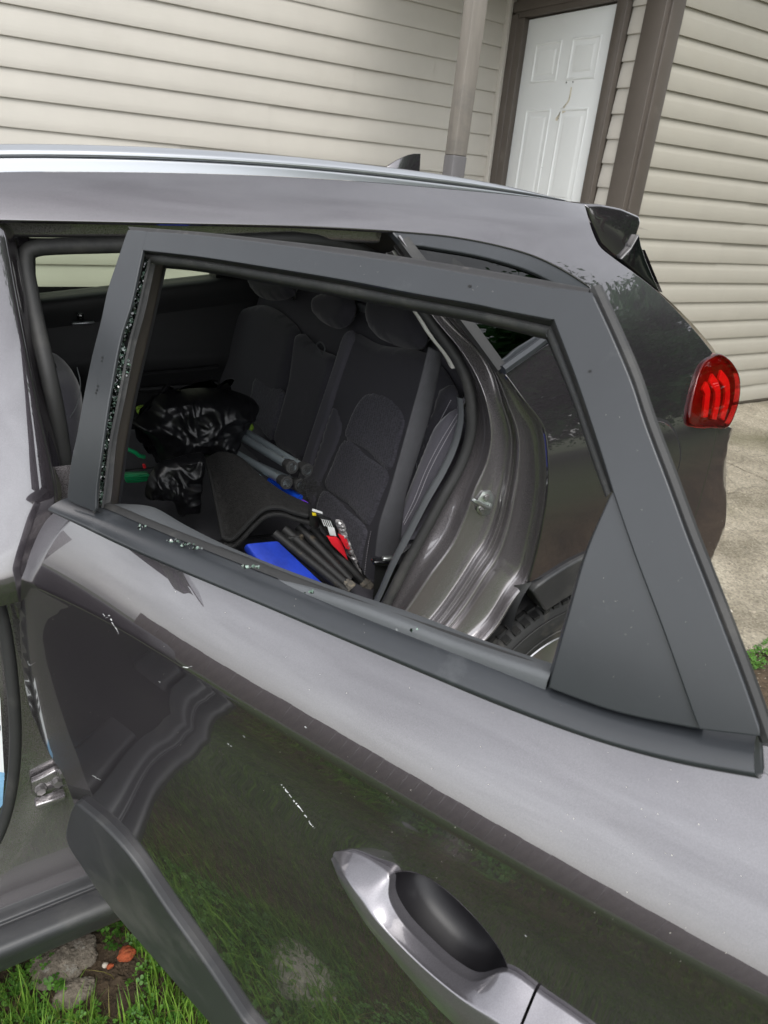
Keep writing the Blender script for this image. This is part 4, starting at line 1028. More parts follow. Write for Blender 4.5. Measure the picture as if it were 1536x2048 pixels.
# ---- lower cladding
clad_bot = [(150, 1614), (140, 1640), (136, 1688), (165, 1735), (205, 1795), (300, 1908), (420, 2046), (470, 2104)]
NCl = lambda s, z: NS(s, z)+0.012
cb_ = spline([D(a, b, NCl) for a, b in clad_bot[:]]); ctp = spline([D(a, b, NCl) for a, b in [(152, 1612), (200, 1652), (240, 1694), (277, 1742), (334, 1826), (405, 1926), (485, 2046)]])
ce_ = [Vector((0.62, c_end.y+0.015)), Vector((0.74, c_end.y+0.05)), Vector((0.775, c_end.y+0.01)), Vector((0.71, c_end.y-0.08)), Vector((0.60, cb_[-1].y+0.01))]
panel('door_cladding', ctp+ce_+cb_[::-1][:-1], spos(NCl), m_clad, rdoor, step=0.014, grid=0.02, depth=0.03, rad=0.005)

# ---- belt moulding
mt_top = [(128, 997), (198, 1021), (260, 1048), (363, 1091), (525, 1156), (700, 1224), (863, 1283), (1025, 1342), (1098, 1371), (1231, 1418), (1397, 1453), (1511, 1472)]
mt_bot = [(112, 1022), (161, 1046), (260, 1094), (363, 1138), (525, 1205), (700, 1279), (863, 1348), (1025, 1415), (1200, 1477), (1361, 1521), (1524, 1551)]
def dcurve(pts, Nf, k=70):
    Q = resample(spline([Vector(hitD(a, b, Nf)) for a, b in pts], sub=6), k); return Q
mtop = dcurve(mt_top, lambda s, z: NS(s, z)+0.004); mbot = dcurve(mt_bot, lambda s, z: NS(s, z)+0.003)
def W(c): return [dw(p.x, p.y, p.z) for p in c]
def dmix(a, b, t, dn=0, dz=0): return [Vector((lerp(p.x, q.x, t), lerp(p.y, q.y, t)+dn, lerp(p.z, q.z, t)+dz)) for p, q in zip(a, b)]
rows = [dmix(mbot, mtop, 0, -0.010, 0.0), dmix(mbot, mtop, 0.0, 0.0), dmix(mbot, mtop, 0.08, 0.008), dmix(mbot, mtop, 0.35, 0.016), dmix(mbot, mtop, 0.65, 0.015), dmix(mbot, mtop, 0.90, 0.006), dmix(mbot, mtop, 0.98, -0.003), dmix(mbot, mtop, 1.0, -0.010), dmix(mbot, mtop, 1.0, -0.03, -0.004)]
bm_ = loft('belt_moulding', [W(r) for r in rows], m_blk, rdoor, sub=4, raw=True)
def endcap(name, rows_, idx, mat, parent):
    P = [W(r)[idx] for r in rows_]; return mesh_obj(name, P, [tuple(range(len(P)))], mat, parent, smooth=False)
endcap('moulding_end', rows, 0, m_blk, bm_); endcap('moulding_end', rows, -1, m_blk, bm_)

# ---- window frame faces: front, top, rear, triangle
f_front = [[(256, 461), (234, 525), (216, 580), (203, 640), (185, 712), (167, 800), (154, 873), (143, 925), (135, 1000)], [(135, 1000), (190, 1022)], [(190, 1022), (191, 980), (200, 912), (216, 800), (220, 777), (240, 673), (260, 608), (284, 499)], [(284, 499), (294, 464)], [(294, 464), (256, 461)]]
f_top = [[(295, 464), (400, 472), (550, 490), (700, 512), (830, 531), (960, 554), (1088, 575)], [(1088, 575), (1109, 638)], [(1109, 638), (1000, 617), (960, 608), (830, 585), (700, 560), (550, 535), (400, 512), (285, 499)], [(285, 499), (295, 464)]]
f_rear = [[(1089, 575), (1182, 588)], [(1182, 588), (1224, 680), (1260, 766), (1287, 848), (1334, 973), (1371, 1074), (1408, 1168), (1455, 1290), (1494, 1395), (1522, 1478)], [(1522, 1478), (1400, 1456)], [(1400, 1456), (1329, 1258), (1270, 1102), (1229, 984)], [(1229, 984), (1203, 900), (1156, 760), (1110, 638)], [(1110, 638), (1089, 575)]]
f_tri = [[(1227, 985), (1268, 1102), (1327, 1258), (1396, 1455)], [(1396, 1455), (1231, 1420), (1100, 1374)], [(1100, 1374), (1137, 1240), (1178, 1100), (1227, 985)]]
def dpoly(segs, Nf): return outline(*[[D(a, b, Nf) for a, b in s] for s in segs])
wf = panel('window_frame', dpoly(f_front, NF(0.0)), spos(NF(0.0)), m_blk, rdoor, step=0.012, grid=0.025, depth=0.0035, rad=0.0015)
# (front, top and rear face plates are separate covers in the frame)
panel('frame_cover', dpoly(f_top, NF(0.0)), spos(NF(0.0)), m_blk, rdoor, step=0.012, grid=0.025, depth=0.0035, rad=0.0012)
panel('frame_cover', dpoly(f_rear, NF(0.0)), spos(NF(0.0)), m_blk, rdoor, step=0.012, grid=0.025, depth=0.0035, rad=0.0015)
panel('corner_plate', dpoly(f_tri, NF(-0.004)), spos(NF(-0.004)), m_blk, rdoor, step=0.012, grid=0.025, depth=0.016, rad=0.002)
# rear edge return of the frame (seen as a thin second line)
re_ = dcurve([(1180, 580), (1224, 677), (1260, 763), (1287, 845), (1334, 970), (1371, 1071), (1408, 1165), (1455, 1286), (1494, 1391), (1532, 1500)], NF(0.0), 50)
sweep('frame_edge_seal', W(dmix(re_, re_, 0, -0.012, 0)), circle(0.006, 8), m_rub, rdoor)
# top ledge with the outer weather lip
tl = [(254, 456), (400, 469), (550, 484), (700, 503), (830, 522), (960, 545), (1088, 568), (1184, 584)]
tlo = dcurve([(256, 461), (400, 472), (550, 490), (700, 512), (830, 531), (960, 554), (1088, 575), (1184, 588)], NF(0.0), 50)
lip_n = -0.045
lip = dcurve([(256, 453), (400, 464), (550, 480), (700, 498), (830, 517), (960, 538), (1088, 560), (1180, 577)], NF(lip_n), 50)
m_lip = material('dusty_rubber_lip', (0.020, 0.019, 0.019), rough=0.55, var=(25, 0.3), dirt=((0.14, 0.13, 0.12), 45, 0.60, 0.7))
loft('top_weather_lip', [W(dmix(tlo, tlo, 0, -0.002)), W(dmix(tlo, lip, 0.3, -0.004, -0.004)), W(dmix(tlo, lip, 0.7, -0.004, -0.004)), W(lip), W(dmix(lip, lip, 0, -0.006, -0.004)), W(dmix(lip, lip, 0, -0.004, -0.03))], m_lip, rdoor, sub=4, raw=True)

# ---- inside of the frame: glass run channel and inner flange, front / top / rear
def strip(name, px_a, na, px_b, nb, mat, bow=0.0, k=50, parent=None, mid=0.5):
    a = dcurve(px_a, NF(na), k); b = dcurve(px_b, NF(nb), k)
    return loft(name, [W(a), W(dmix(a, b, 0.15, bow*0.6)), W(dmix(a, b, mid, bow)), W(dmix(a, b, 0.85, bow*0.6)), W(b)], mat, parent or rdoor, sub=3, raw=True)
front_a = [(284, 499), (260, 608), (240, 673), (220, 777), (216, 800), (200, 912), (191, 980), (188, 1022)]
front_b = [(291, 506), (267, 608), (247, 673), (227, 777), (222, 800), (206, 912), (199, 980), (196, 1026)]
front_c = [(303, 515), (277, 629), (262, 686), (240, 800), (222, 895), (212, 982), (206, 1026)]
front_d = [(311, 529), (289, 629), (273, 686), (250, 800), (234, 878), (224, 982), (217, 1028)]
front_e = [(329, 530), (300, 660), (268, 800), (250, 904), (236, 1015)]
m_run = material('run_channel_lip', (0.085, 0.083, 0.080), rough=0.45, var=(12, 0.15), dirt=((0.16, 0.15, 0.13), 20, 0.55, 0.5))
strip('run_channel', front_a, -0.004, front_b, -0.012, m_run, 0.004)
strip('run_channel', front_b, -0.034, front_c, -0.040, m_rub, -0.004)
strip('run_channel', front_c, -0.022, front_d, -0.034, m_rub2, 0.008)
m_flange = material('frame_flange', (0.075, 0.066, 0.056), rough=0.4, metal=0.3, var=(10, 0.2), dirt=((0.18, 0.16, 0.12), 30, 0.6, 0.5))
strip('inner_flange', front_d, -0.036, front_e, -0.062, m_flange, 0.002)
top_a = [(284, 500), (400, 512), (550, 535), (700, 560), (830, 585), (960, 608), (1109, 639)]
top_b = [(294, 507), (400, 521), (550, 546), (700, 572), (830, 598), (960, 622), (1103, 653)]
top_c = [(310, 529), (400, 538), (550, 565), (700, 593), (804, 613), (960, 642), (1096, 675)]
strip('run_channel', top_a, -0.004, top_b, -0.020, m_rub, 0.003)
strip('run_channel', top_b, -0.020, top_c, -0.036, m_rub2, 0.007)
rear_a = [(1109, 638), (1156, 760), (1203, 900), (1229, 980)]
rear_b = [(1103, 652), (1147, 768), (1193, 900), (1222, 985)]
rear_c = [(1096, 674), (1125, 742), (1156, 820), (1182, 900), (1215, 992)]
strip('run_channel', rear_a, -0.004, rear_b, -0.020, m_rub, 0.003)
strip('run_channel', rear_b, -0.020, rear_c, -0.036, m_rub2, 0.006)
strip('corner_plate_seal', [(1226, 988), (1177, 1103), (1136, 1243), (1099, 1374)], -0.006, [(1220, 992), (1169, 1106), (1128, 1243), (1091, 1372)], -0.026, m_blk, 0.002)
# inner frame behind, closes the section when seen from the side
for (pa, pb) in ((front_e, [(x_+5, y_+1) for x_, y_ in front_e]), (top_c, [(x_+3, y_+6) for x_, y_ in top_c]), (rear_c, [(x_-4, y_+3) for x_, y_ in rear_c])):
    strip('inner_frame_trim', pa, -0.060, pb, -0.085, m_trimblk, 0.0)

# ---- door inner trim ledge along the belt and glass slot
lg_back = [(240, 1007), (300, 1011), (330, 1026), (356, 1042), (441, 1085), (558, 1133), (700, 1184), (830, 1227), (960, 1277), (1107, 1327)]
lg_front = [(217, 1017), (240, 1027), (290, 1050), (363, 1086), (441, 1119), (525, 1151), (700, 1207), (895, 1281), (1000, 1318), (1100, 1350)]
m_ledge = material('grey_door_trim', (0.085, 0.09, 0.095), rough=0.55, var=(14, 0.1), bump=(420, 0.5, 0.0006), dirt=((0.22, 0.215, 0.20), 38, 0.63, 0.5))
lb_ = dcurve(lg_back, flat(-0.125), 60); lf_ = dcurve(lg_front, flat(-0.070), 60)
loft('door_trim_ledge', [W(dmix(lf_, lf_, 0, 0.002, -0.03)), W(dmix(lf_, lf_, 0, 0.003, -0.004)), W(dmix(lf_, lf_, 0, 0.0, 0.0)), W(dmix(lf_, lb_, 0.06, 0, 0.002)), W(dmix(lf_, lb_, 0.5, 0, 0.003)), W(dmix(lf_, lb_, 0.95)), W(dmix(lb_, lb_, 0, -0.006, -0.006)), W(dmix(lb_, lb_, 0, -0.012, -0.03)), W(dmix(lb_, lb_, 0, -0.03, -0.2))], m_ledge, rdoor, sub=3, raw=True)
sl_top = dmix(mtop, mtop, 0, -0.012, 0.0)
slot = loft('glass_slot', [W(dmix(mtop, mtop, 0, -0.008, 0.001)), W(dmix(mtop, mtop, 0, -0.016, 0.004)), W(dmix(mtop, mtop, 0, -0.022, 0.002)), W(dmix(mtop, mtop, 0, -0.030, -0.010)), W(dmix(mtop, mtop, 0, -0.045, -0.014))], m_rub, rdoor, sub=3, raw=True)

# ---- broken glass left in the front run channel and crumbs along the belt
m_crumb = bpy.data.materials.new('tempered_crumbs'); m_crumb.use_nodes = True; nt_, b_ = nodes_of(m_crumb)
b_.inputs['Base Color'].default_value = (0.16, 0.24, 0.20, 1); b_.inputs['Roughness'].default_value = 0.05; b_.inputs['Coat Weight'].default_value = 1.0; b_.inputs['Specular IOR Level'].default_value = 0.8
_v = nt_.nodes.new('ShaderNodeTexVoronoi'); _v.inputs['Scale'].default_value = 220; _tc = nt_.nodes.new('ShaderNodeTexCoord'); nt_.links.new(_tc.outputs['Object'], _v.inputs['Vector'])
_cr = nt_.nodes.new('ShaderNodeValToRGB'); nt_.links.new(_v.outputs['Color'], _cr.inputs[0]); _e = _cr.color_ramp.elements
_e[0].color = (0.006, 0.010, 0.008, 1); _e[0].position = 0.45; _e[1].color = (0.26, 0.38, 0.31, 1); _e[1].position = 0.95; nt_.links.new(_cr.outputs[0], b_.inputs['Base Color'])
def crumb(V, F, c, r):
    b = len(V); ax = [Vector((random.gauss(0, 1), random.gauss(0, 1), random.gauss(0, 1))).normalized() for _ in range(1)][0]; q = ax.to_track_quat('Z', 'Y').to_matrix()
    for k in range(4):
        a = pi/2*k+random.uniform(-.4, .4)
        for h in (-0.5, 0.5): V.append(c+q @ Vector((r*cos(a), r*sin(a), h*r*1.0)))
    for k in range(4):
        k2 = (k+1) % 4; F.append((b+2*k, b+2*k2, b+2*k2+1, b+2*k+1))
    F.append((b, b+2, b+4, b+6)); F.append((b+7, b+5, b+3, b+1))
sh_l = interp([(505, 302), (560, 286), (608, 272), (673, 250), (712, 244), (777, 231), (850, 219), (912, 207), (980, 201), (1026, 197)])
sh_w = interp([(505, 5), (540, 3), (585, 6), (600, 10), (630, 7), (655, 9), (668, 1.5), (690, 2), (705, 8), (725, 14), (745, 15), (765, 9), (780, 7), (800, 4), (840, 6), (870, 3), (905, 5), (940, 4), (980, 6), (1005, 8), (1026, 6)])
V = []; F = []
py = 506
while py < 1026:
    w = max(1.2, sh_w(py)); k = max(1, int(w/2.2)+(random.random() < 0.5))
    for _ in range(k):
        px = sh_l(py)+random.uniform(0, w)
        s, n, z = hitD(px, py+random.uniform(-2, 2), NF(-0.026)); crumb(V, F, dw(s, n+random.uniform(-0.003, 0.005), z), random.uniform(0.0011, 0.0024))
    py += 1.7
o = mesh_obj('window_shards', V, F, m_crumb, rdoor, smooth=False); o['kind'] = 'stuff'; fix_normals(o)
V = []; F = []
for (cx_, cy_, k, sp2) in ((284, 1055, 7, 5), (345, 1084, 16, 8), (372, 1091, 14, 7), (392, 1098, 12, 6), (497, 1135, 12, 9), (620, 1185, 4, 8), (820, 1262, 3, 10)):
    for _ in range(k):
        s, n, z = hitD(cx_+random.gauss(0, sp2), cy_+random.gauss(0, 1.5), flat(-0.058)); crumb(V, F, dw(s, n, z+0.001), random.uniform(0.0010, 0.0022))
o = mesh_obj('glass_crumbs', V, F, m_crumb, rdoor, smooth=False); o['kind'] = 'stuff'; fix_normals(o)

# ---- door handle: bar over a dished cup
NH1 = lambda k: (lambda s, z: NS(s, z)+k)
Hi = [(669, 1704), (700, 1703), (748, 1724), (777, 1750), (778, 1795), (803, 1842), (850, 1893), (900, 1938), (946, 1963), (1013, 1944), (1082, 1990), (1140, 2030), (1200, 2075), (1235, 2120)]
Ho = [(667, 1712), (684, 1742), (705, 1775), (722, 1800), (745, 1832), (778, 1868), (825, 1915), (878, 1962), (930, 2003), (990, 2045), (1040, 2082), (1095, 2122), (1150, 2160), (1215, 2160)]
Hl = [(666, 1716), (680, 1758), (699, 1794), (716, 1822), (738, 1855), (768, 1893), (812, 1947), (862, 2003), (912, 2052), (965, 2100), (1010, 2140), (1060, 2180), (1120, 2220), (1205, 2200)]
def hcurve(pts, nk, inner=False):
    out = []
    for i, (a, b) in enumerate(pts):
        e = min(1.0, sqrt(i/2.2))
        if inner: e = {0: 0.0, 1: 0.12, 2: 0.2, 3: 0.55, 8: 0.8, 9: 0.3, 10: 0.25, 11: 0.25, 12: 0.2, 13: 0.0}.get(i, 1.0)
        out.append(Vector(hitD(a, b, NH1(0.001+nk*e))))
    return spline(out, sub=5)
Hi_, Ho_, Hl_ = hcurve(Hi, 0.013, True), hcurve(Ho, 0.030), hcurve(Hl, 0.018)
def onskin(c, k=-0.004): return [Vector((p.x, min(p.y, NS(p.x, p.z)+k), p.z)) for p in c]
hrows = [onskin(Hl_), dmix(Hl_, Hl_, 0, -0.006), Hl_, dmix(Hl_, Ho_, 0.25, 0.003), dmix(Hl_, Ho_, 0.6, 0.0035), dmix(Hl_, Ho_, 0.90, 0.0012), dmix(Ho_, Hi_, 0.04, 0.0006), dmix(Ho_, Hi_, 0.25, 0.0015), dmix(Ho_, Hi_, 0.65, 0.0015), dmix(Ho_, Hi_, 0.93, 0.0004), Hi_, dmix(Hi_, Hi_, 0, -0.004, -0.001), dmix(Hi_, Hi_, 0, -0.012, -0.002), dmix(Hi_, Hl_, 0.5, -0.018), dmix(Hl_, Hl_, 0, -0.012)]
i_split = 50
m_handle = paint_material('lit_handle_paint', (0.19, 0.182, 0.198), rough=0.36, flake=0.1, ior=1.7, crmin=0.04)  # body colour made paler, the sky's reflection worked into the base
m_cup = material('cup_shaded', (0.013, 0.012, 0.014), rough=0.38, var=(14, 0.3), dirt=((0.05, 0.05, 0.052), 50, 0.58, 0.3))  # shade of the recess put into the colour so the dish looks deeper
hrows = hrows[:11]+[[Vector((p.x, max(p.y, NS(p.x, p.z)-0.0015), p.z)) for p in r] for r in hrows[11:13]]
hnd = loft('door_handle', [W(r[:i_split]) for r in hrows], m_handle, rdoor, sub=3, raw=True)
loft('handle_cap', [W([Vector((p.x+0.0025, p.y, p.z)) for p in r[i_split-1:]]) for r in hrows], m_handle, hnd, sub=3, raw=True)
# cup: a dish pressed into the skin
cc_ = sum((p for p in cupd), Vector((0, 0)))/len(cupd)
V = []; F = []; K = len(cupd); rings = [(1.0, 0.0003), (0.985, -0.0012), (0.965, -0.005), (0.94, -0.018), (0.88, -0.034), (0.74, -0.046), (0.40, -0.050), (0.02, -0.050)]
for (r, dn) in rings:
    for p_ in cupd:
        q = cc_+(p_-cc_)*r; V.append(dw(q.x, NS(q.x, q.y)+dn, q.y))
for a in range(len(rings)-1):
    for j in range(K): j2 = (j+1) % K; F.append((a*K+j, a*K+j2, (a+1)*K+j2, (a+1)*K+j))
o = mesh_obj('handle_cup', V, F, m_cup, rdoor); fix_normals(o)

# ---- scratches, chips and white scuffs on the skin (thin flakes lying on the paint)
m_scuff = material('white_scuff', (0.72, 0.74, 0.74), rough=0.7, var=(90, 0.3))
def scuff(px, w=0.0011, name='scratch'):
    P = [q+Vector((random.uniform(-0.7, 0.7), random.uniform(-0.7, 0.7))) for q in spline([Vector((a, b)) for a, b in px], sub=6)]; V = []; F = []; k = 0
    for i, p in enumerate(P):
        s, n, z = hitD(p.x, p.y, NS); a = hitD(p.x+1, p.y-0.6, NS); ww = w*(0.35+1.1*abs(noise.noise(Vector((i*0.9, px[0][0], 0)))))
        d = Vector((a[0]-s, a[2]-z)).normalized()*ww
        V.append(dw(s-d.x, NS(s-d.x, z-d.y)+0.0005, z-d.y)); V.append(dw(s+d.x, NS(s+d.x, z+d.y)+0.0005, z+d.y))
    for i in range(len(P)-1):
        if len(px) < 4 or random.random() > 0.28: F.append((2*i, 2*i+1, 2*i+3, 2*i+2))
    return mesh_obj(name, V, F, m_scuff, rdoor)
scuff([(563, 1568), (575, 1583), (588, 1600), (600, 1615), (612, 1632), (624, 1650), (630, 1656)], 0.0012)
scuff([(207, 1227), (213, 1236), (219, 1230), (226, 1247), (233, 1257), (240, 1273)], 0.0009)
scuff([(367, 1333), (375, 1335), (384, 1332)], 0.0012)
scuff([(55, 1322), (60, 1330), (70, 1325)], 0.0016)
scuff([(185, 1550), (192, 1555), (202, 1560)], 0.0013)
for (a, b) in ((318, 1362), (455, 1486), (461, 1490), (487, 1471), (610, 1452), (1050, 1870)):
    scuff([(a, b), (a+2, b+2), (a+3, b+3)], 0.0006, 'paint_chip')

# ---- pollen, dust specks and small nicks
m_speck = material('pale_specks', (0.60, 0.58, 0.50), rough=0.8, var=(200, 0.3)); m_nick = material('dark_nick', (0.010, 0.010, 0.010), rough=0.7, var=(50, 0.2))
def speckle(name, pts, mat, r0, r1):
    V = []; F = []
    for (px, py, Nf) in pts:
        try: s, n, z = hitD(px, py, Nf)
        except RuntimeError: continue
        r = random.uniform(r0, r1); a0 = random.uniform(0, 6.28); b = len(V); el = random.uniform(0.5, 1.0)
        for k in range(5):
            a = a0+2*pi*k/5; ss, zz = s+r*cos(a), z+r*sin(a)*el; V.append(dw(ss, Nf(ss, zz)+0.0006, zz))
        F.append(tuple(range(b, b+5)))
    o = mesh_obj(name, V, F, mat, rdoor, smooth=False); o['kind'] = 'stuff'; return o
def between(pa, pb): return random.uniform(pa, pb)
pts = []
for _ in range(110):
    x_ = random.uniform(90, 1500); yt = interp([(a, b) for a, b in skin_top])(x_); pts.append((x_, yt+random.uniform(12, 420), NS))
speckle('dust_specks', pts, m_speck, 0.00015, 0.00045)
pts = []
for _ in range(90):
    a, b = mt_top[random.randint(0, 8)]; pts.append((a+random.uniform(0, 120), b+random.uniform(0, 70), NH1(0.018)))
pts = [(a, b, Nf) for a, b, Nf in pts if interp([(q, w) for q, w in mt_top])(a)+4 < b < interp([(q, w) for q, w in mt_bot])(a)-8]
speckle('dust_specks', pts[::4], m_speck, 0.00012, 0.0003)
fr_pts = [(random.uniform(300, 1100), 0) for _ in range(26)]
tf = interp([(295, 468), (550, 493), (830, 534), (1088, 578)]); pts = [(a, tf(a)+random.uniform(6, 34), NF(0.0)) for a, _ in fr_pts]
rf_ = interp([(600, 1140), (840, 1240), (1070, 1315), (1290, 1405), (1440, 1460)])
for _ in range(30):
    b = random.uniform(620, 1430); pts.append((rf_(b)+random.uniform(-26, 26), b, NF(0.0)))
for _ in range(30):
    b = random.uniform(1120, 1400); pts.append((random.uniform(1180, 1180+(b-1000)*0.42), b, NF(-0.004)))
speckle('dust_specks', pts[::3], m_speck, 0.00012, 0.0003)
nk = speckle('paint_nicks', [(205, 715, NF(0.0)), (204, 722, NF(0.0)), (196, 772, NF(0.0)), (194, 780, NF(0.0)), (192, 786, NF(0.0)), (940, 572, NF(0.0)), (1180, 742, NF(0.0))], m_nick, 0.0012, 0.0022)
# ================================================================== cabin
m_cab = material('cabin_plastic', (0.014, 0.014, 0.015), rough=0.55, var=(9, 0.15), bump=(350, 0.2, 0.0006))
m_carpet = material('cabin_carpet', (0.012, 0.012, 0.012), rough=1.0, var=(60, 0.3), bump=(400, 0.8, 0.002))
def fabric(name, base, dash=False, sheen=0.3):
    m = material(name, base, rough=0.9, sheen=sheen); nt, b = nodes_of(m); N = nt.nodes.new; L = nt.links.new
    b.inputs['Sheen Roughness'].default_value = 0.4
    tc = N('ShaderNodeTexCoord'); mp = N('ShaderNodeMapping'); L(tc.outputs['Object'], mp.inputs['Vector'])
    if dash:
        mp.inputs['Scale'].default_value = (1, 95, 220); mp.inputs['Rotation'].default_value = (radians(8), 0, 0)
        v = N('ShaderNodeTexVoronoi'); v.inputs['Scale'].default_value = 1.0; v.inputs['Randomness'].default_value = 0.55; L(mp.outputs[0], v.inputs['Vector']); h = v.outputs['Distance']; dist = 0.0022; stg = 0.9
        cr = N('ShaderNodeMapRange'); cr.inputs['From Max'].default_value = 0.8; cr.inputs['To Min'].default_value = 0.45; cr.inputs['To Max'].default_value = 1.35; L(h, cr.inputs['Value'])
    else:
        n_ = N('ShaderNodeTexNoise'); n_.inputs['Scale'].default_value = 420; n_.inputs['Detail'].default_value = 3; L(tc.outputs['Object'], n_.inputs['Vector']); h = n_.outputs[0]; dist = 0.0008; stg = 0.5
        cr = N('ShaderNodeMapRange'); cr.inputs['To Min'].default_value = 0.75; cr.inputs['To Max'].default_value = 1.25; L(h, cr.inputs['Value'])
    mx = N('ShaderNodeMix'); mx.data_type = 'RGBA'; mx.blend_type = 'MULTIPLY'; mx.inputs[0].default_value = 1; mx.inputs[6].default_value = (*base, 1); L(cr.outputs[0], mx.inputs[7])
    # pale dust
    nd = N('ShaderNodeTexNoise'); nd.inputs['Scale'].default_value = 14; nd.inputs['Detail'].default_value = 8; nd.inputs['Roughness'].default_value = 0.8; L(tc.outputs['Object'], nd.inputs['Vector'])
    md = N('ShaderNodeMapRange'); md.inputs['From Min'].default_value = 0.56; md.inputs['From Max'].default_value = 0.8; md.inputs['To Max'].default_value = 0.18; L(nd.outputs[0], md.inputs['Value'])
    m2 = N('ShaderNodeMix'); m2.data_type = 'RGBA'; L(md.outputs[0], m2.inputs[0]); L(mx.outputs[2], m2.inputs[6]); m2.inputs[7].default_value = (0.16, 0.16, 0.16, 1); L(m2.outputs[2], b.inputs['Base Color'])
    bp = N('ShaderNodeBump'); bp.inputs['Strength'].default_value = stg; bp.inputs['Distance'].default_value = dist; L(h, bp.inputs['Height']); L(bp.outputs[0], b.inputs['Normal'])
    return m
m_seat = fabric('seat_cloth', (0.038, 0.0365, 0.045)); m_seatw = fabric('seat_weave', (0.060, 0.058, 0.071), dash=True); m_seatb = fabric('seat_bolster', (0.075, 0.072, 0.086))
m_stitch = material('stitching', (0.30, 0.29, 0.31), rough=0.8, var=(80, 0.2))
m_belt = material('belt_webbing', (0.058, 0.058, 0.064), rough=0.75, var=(40, 0.12), bump=(1.0, 0.6, 0.0012, (300, 300, 420)))
def webbing_stripes():
    nt, b = nodes_of(m_belt); N = nt.nodes.new; L = nt.links.new
    tc = N('ShaderNodeTexCoord'); w = N('ShaderNodeTexWave'); w.inputs['Scale'].default_value = 150; w.inputs['Distortion'].default_value = 0.6; mp = N('ShaderNodeMapping'); mp.inputs['Rotation'].default_value = (radians(35), radians(20), 0)
    L(tc.outputs['Object'], mp.inputs['Vector']); L(mp.outputs[0], w.inputs['Vector']); bp = N('ShaderNodeBump'); bp.inputs['Strength'].default_value = 0.7; bp.inputs['Distance'].default_value = 0.0015; L(w.outputs[0], bp.inputs['Height']); L(bp.outputs[0], b.inputs['Normal'])
webbing_stripes()

xsb = lambda z: 0.90+0.33*(z-0.70)
def SBh(px, py, off=0.0):
    return solve(px, py, lambda P: P.x-xsb(P.z)+off, 0.3, 5.0)
def SB(px, py, off=0.0):
    p = SBh(px, py, off); return Vector((-p.y, p.z))
def sbpos(off=0.0): return lambda u, z: Vector((xsb(z)-off, -u, z))
def puff(poly, h, w):
    P = redense(poly, 0.02); return lambda q: h*sqrt(max(0, 1-(1-min(1, poly_dist(q, P)/w))**2))
def seatpanel(name, px, off, mat, parent, h=0.012, w=0.03, closed=True, depth=0.03, step=0.014, sub=5):
    P = spline([SB(a, b, off) for a, b in px], closed=True, sub=sub) if closed else [SB(a, b, off) for a, b in px]
    return panel(name, P, sbpos(off), mat, parent, step=step, depth=depth, rad=0.004, bulge=puff(P, h, w))
# whole bench back as a slab behind the cushions
rows = [[Vector((xsb(z_)+0.012+(0.16 if k == 1 else 0), y_, z_)) for z_ in (0.62, 0.9, 1.15, 1.33, 1.38)] for k in (0,) for y_ in (1.22, 1.5, 1.95, 2.4, 2.68)]
bench = loft('rear_seat', rows, m_seat, car, nu=12, sub=2)
for y0, y1 in ((1.22, 2.68),):
    box('seat_back_board', (xsb(1.0)+0.12, 1.95, 1.0), (0.03, 1.46, 0.72), m_cab, bench, rot=Matrix.Rotation(radians(18), 3, 'Y'))
# near backrest cushion
seatpanel('backrest', [(700, 668), (760, 690), (850, 706), (903, 762), (918, 830), (880, 930), (835, 1040), (790, 1130), (742, 1190), (690, 1150), (640, 1060), (600, 985), (612, 925), (640, 850), (672, 760), (688, 700)], 0.004, m_seat, bench, 0.030, 0.05)
seatpanel('insert_panel', [(742, 786), (775, 792), (806, 819), (814, 845), (806, 880), (784, 943), (735, 903), (692, 874), (698, 850), (712, 818), (726, 795)], 0.030, m_seatw, bench, 0.012, 0.02, depth=0.02, step=0.008)
seatpanel('insert_panel', [(692, 878), (740, 912), (783, 948), (766, 1000), (741, 1055), (700, 1012), (651, 974), (668, 928)], 0.030, m_seatw, bench, 0.012, 0.02, depth=0.02, sub=3, step=0.008)
seatpanel('insert_panel', [(650, 979), (700, 1018), (740, 1060), (732, 1100), (722, 1145), (695, 1120), (660, 1075), (634, 1024)], 0.030, m_seatw, bench, 0.012, 0.02, depth=0.02, sub=3, step=0.008)
# bolster between the cushions and on the left of the insert
seatpanel('bolster', [(694, 668), (706, 662), (708, 690), (690, 745), (665, 825), (640, 900), (622, 950), (606, 940), (618, 895), (645, 812), (672, 732)], 0.030, m_seatb, bench, 0.016, 0.018, depth=0.03, step=0.008)
seatpanel('bolster', [(672, 812), (690, 850), (686, 876), (664, 930), (645, 975), (630, 1018), (612, 985), (604, 962), (622, 945), (645, 885)], 0.028, m_seatb, bench, 0.014, 0.02, depth=0.03)
# centre armrest (folded)
seatpanel('armrest', [(598, 668), (640, 700), (676, 722), (660, 790), (638, 870), (610, 925), (580, 905), (552, 886), (566, 830), (584, 760)], 0.022, m_seat, bench, 0.022, 0.03, depth=0.03, sub=3)
tube('armrest_loop', [SBh(645, 708, 0.05), SBh(633, 690, 0.06), SBh(640, 684, 0.06), SBh(650, 696, 0.06), SBh(646, 708, 0.05)], 0.0022, m_trimgrey, bench, n=6, sub=5)
# far backrest
seatpanel('backrest', [(470, 640), (520, 610), (580, 640), (600, 672), (585, 740), (565, 830), (545, 890), (500, 865), (450, 800), (445, 740)], 0.004, m_seat, bench, 0.03, 0.05)
seatpanel('insert_panel', [(512, 754), (540, 770), (570, 790), (560, 840), (548, 878), (520, 860), (498, 830), (503, 790)], 0.03, m_seatw, bench, 0.010, 0.02, depth=0.02, sub=3)
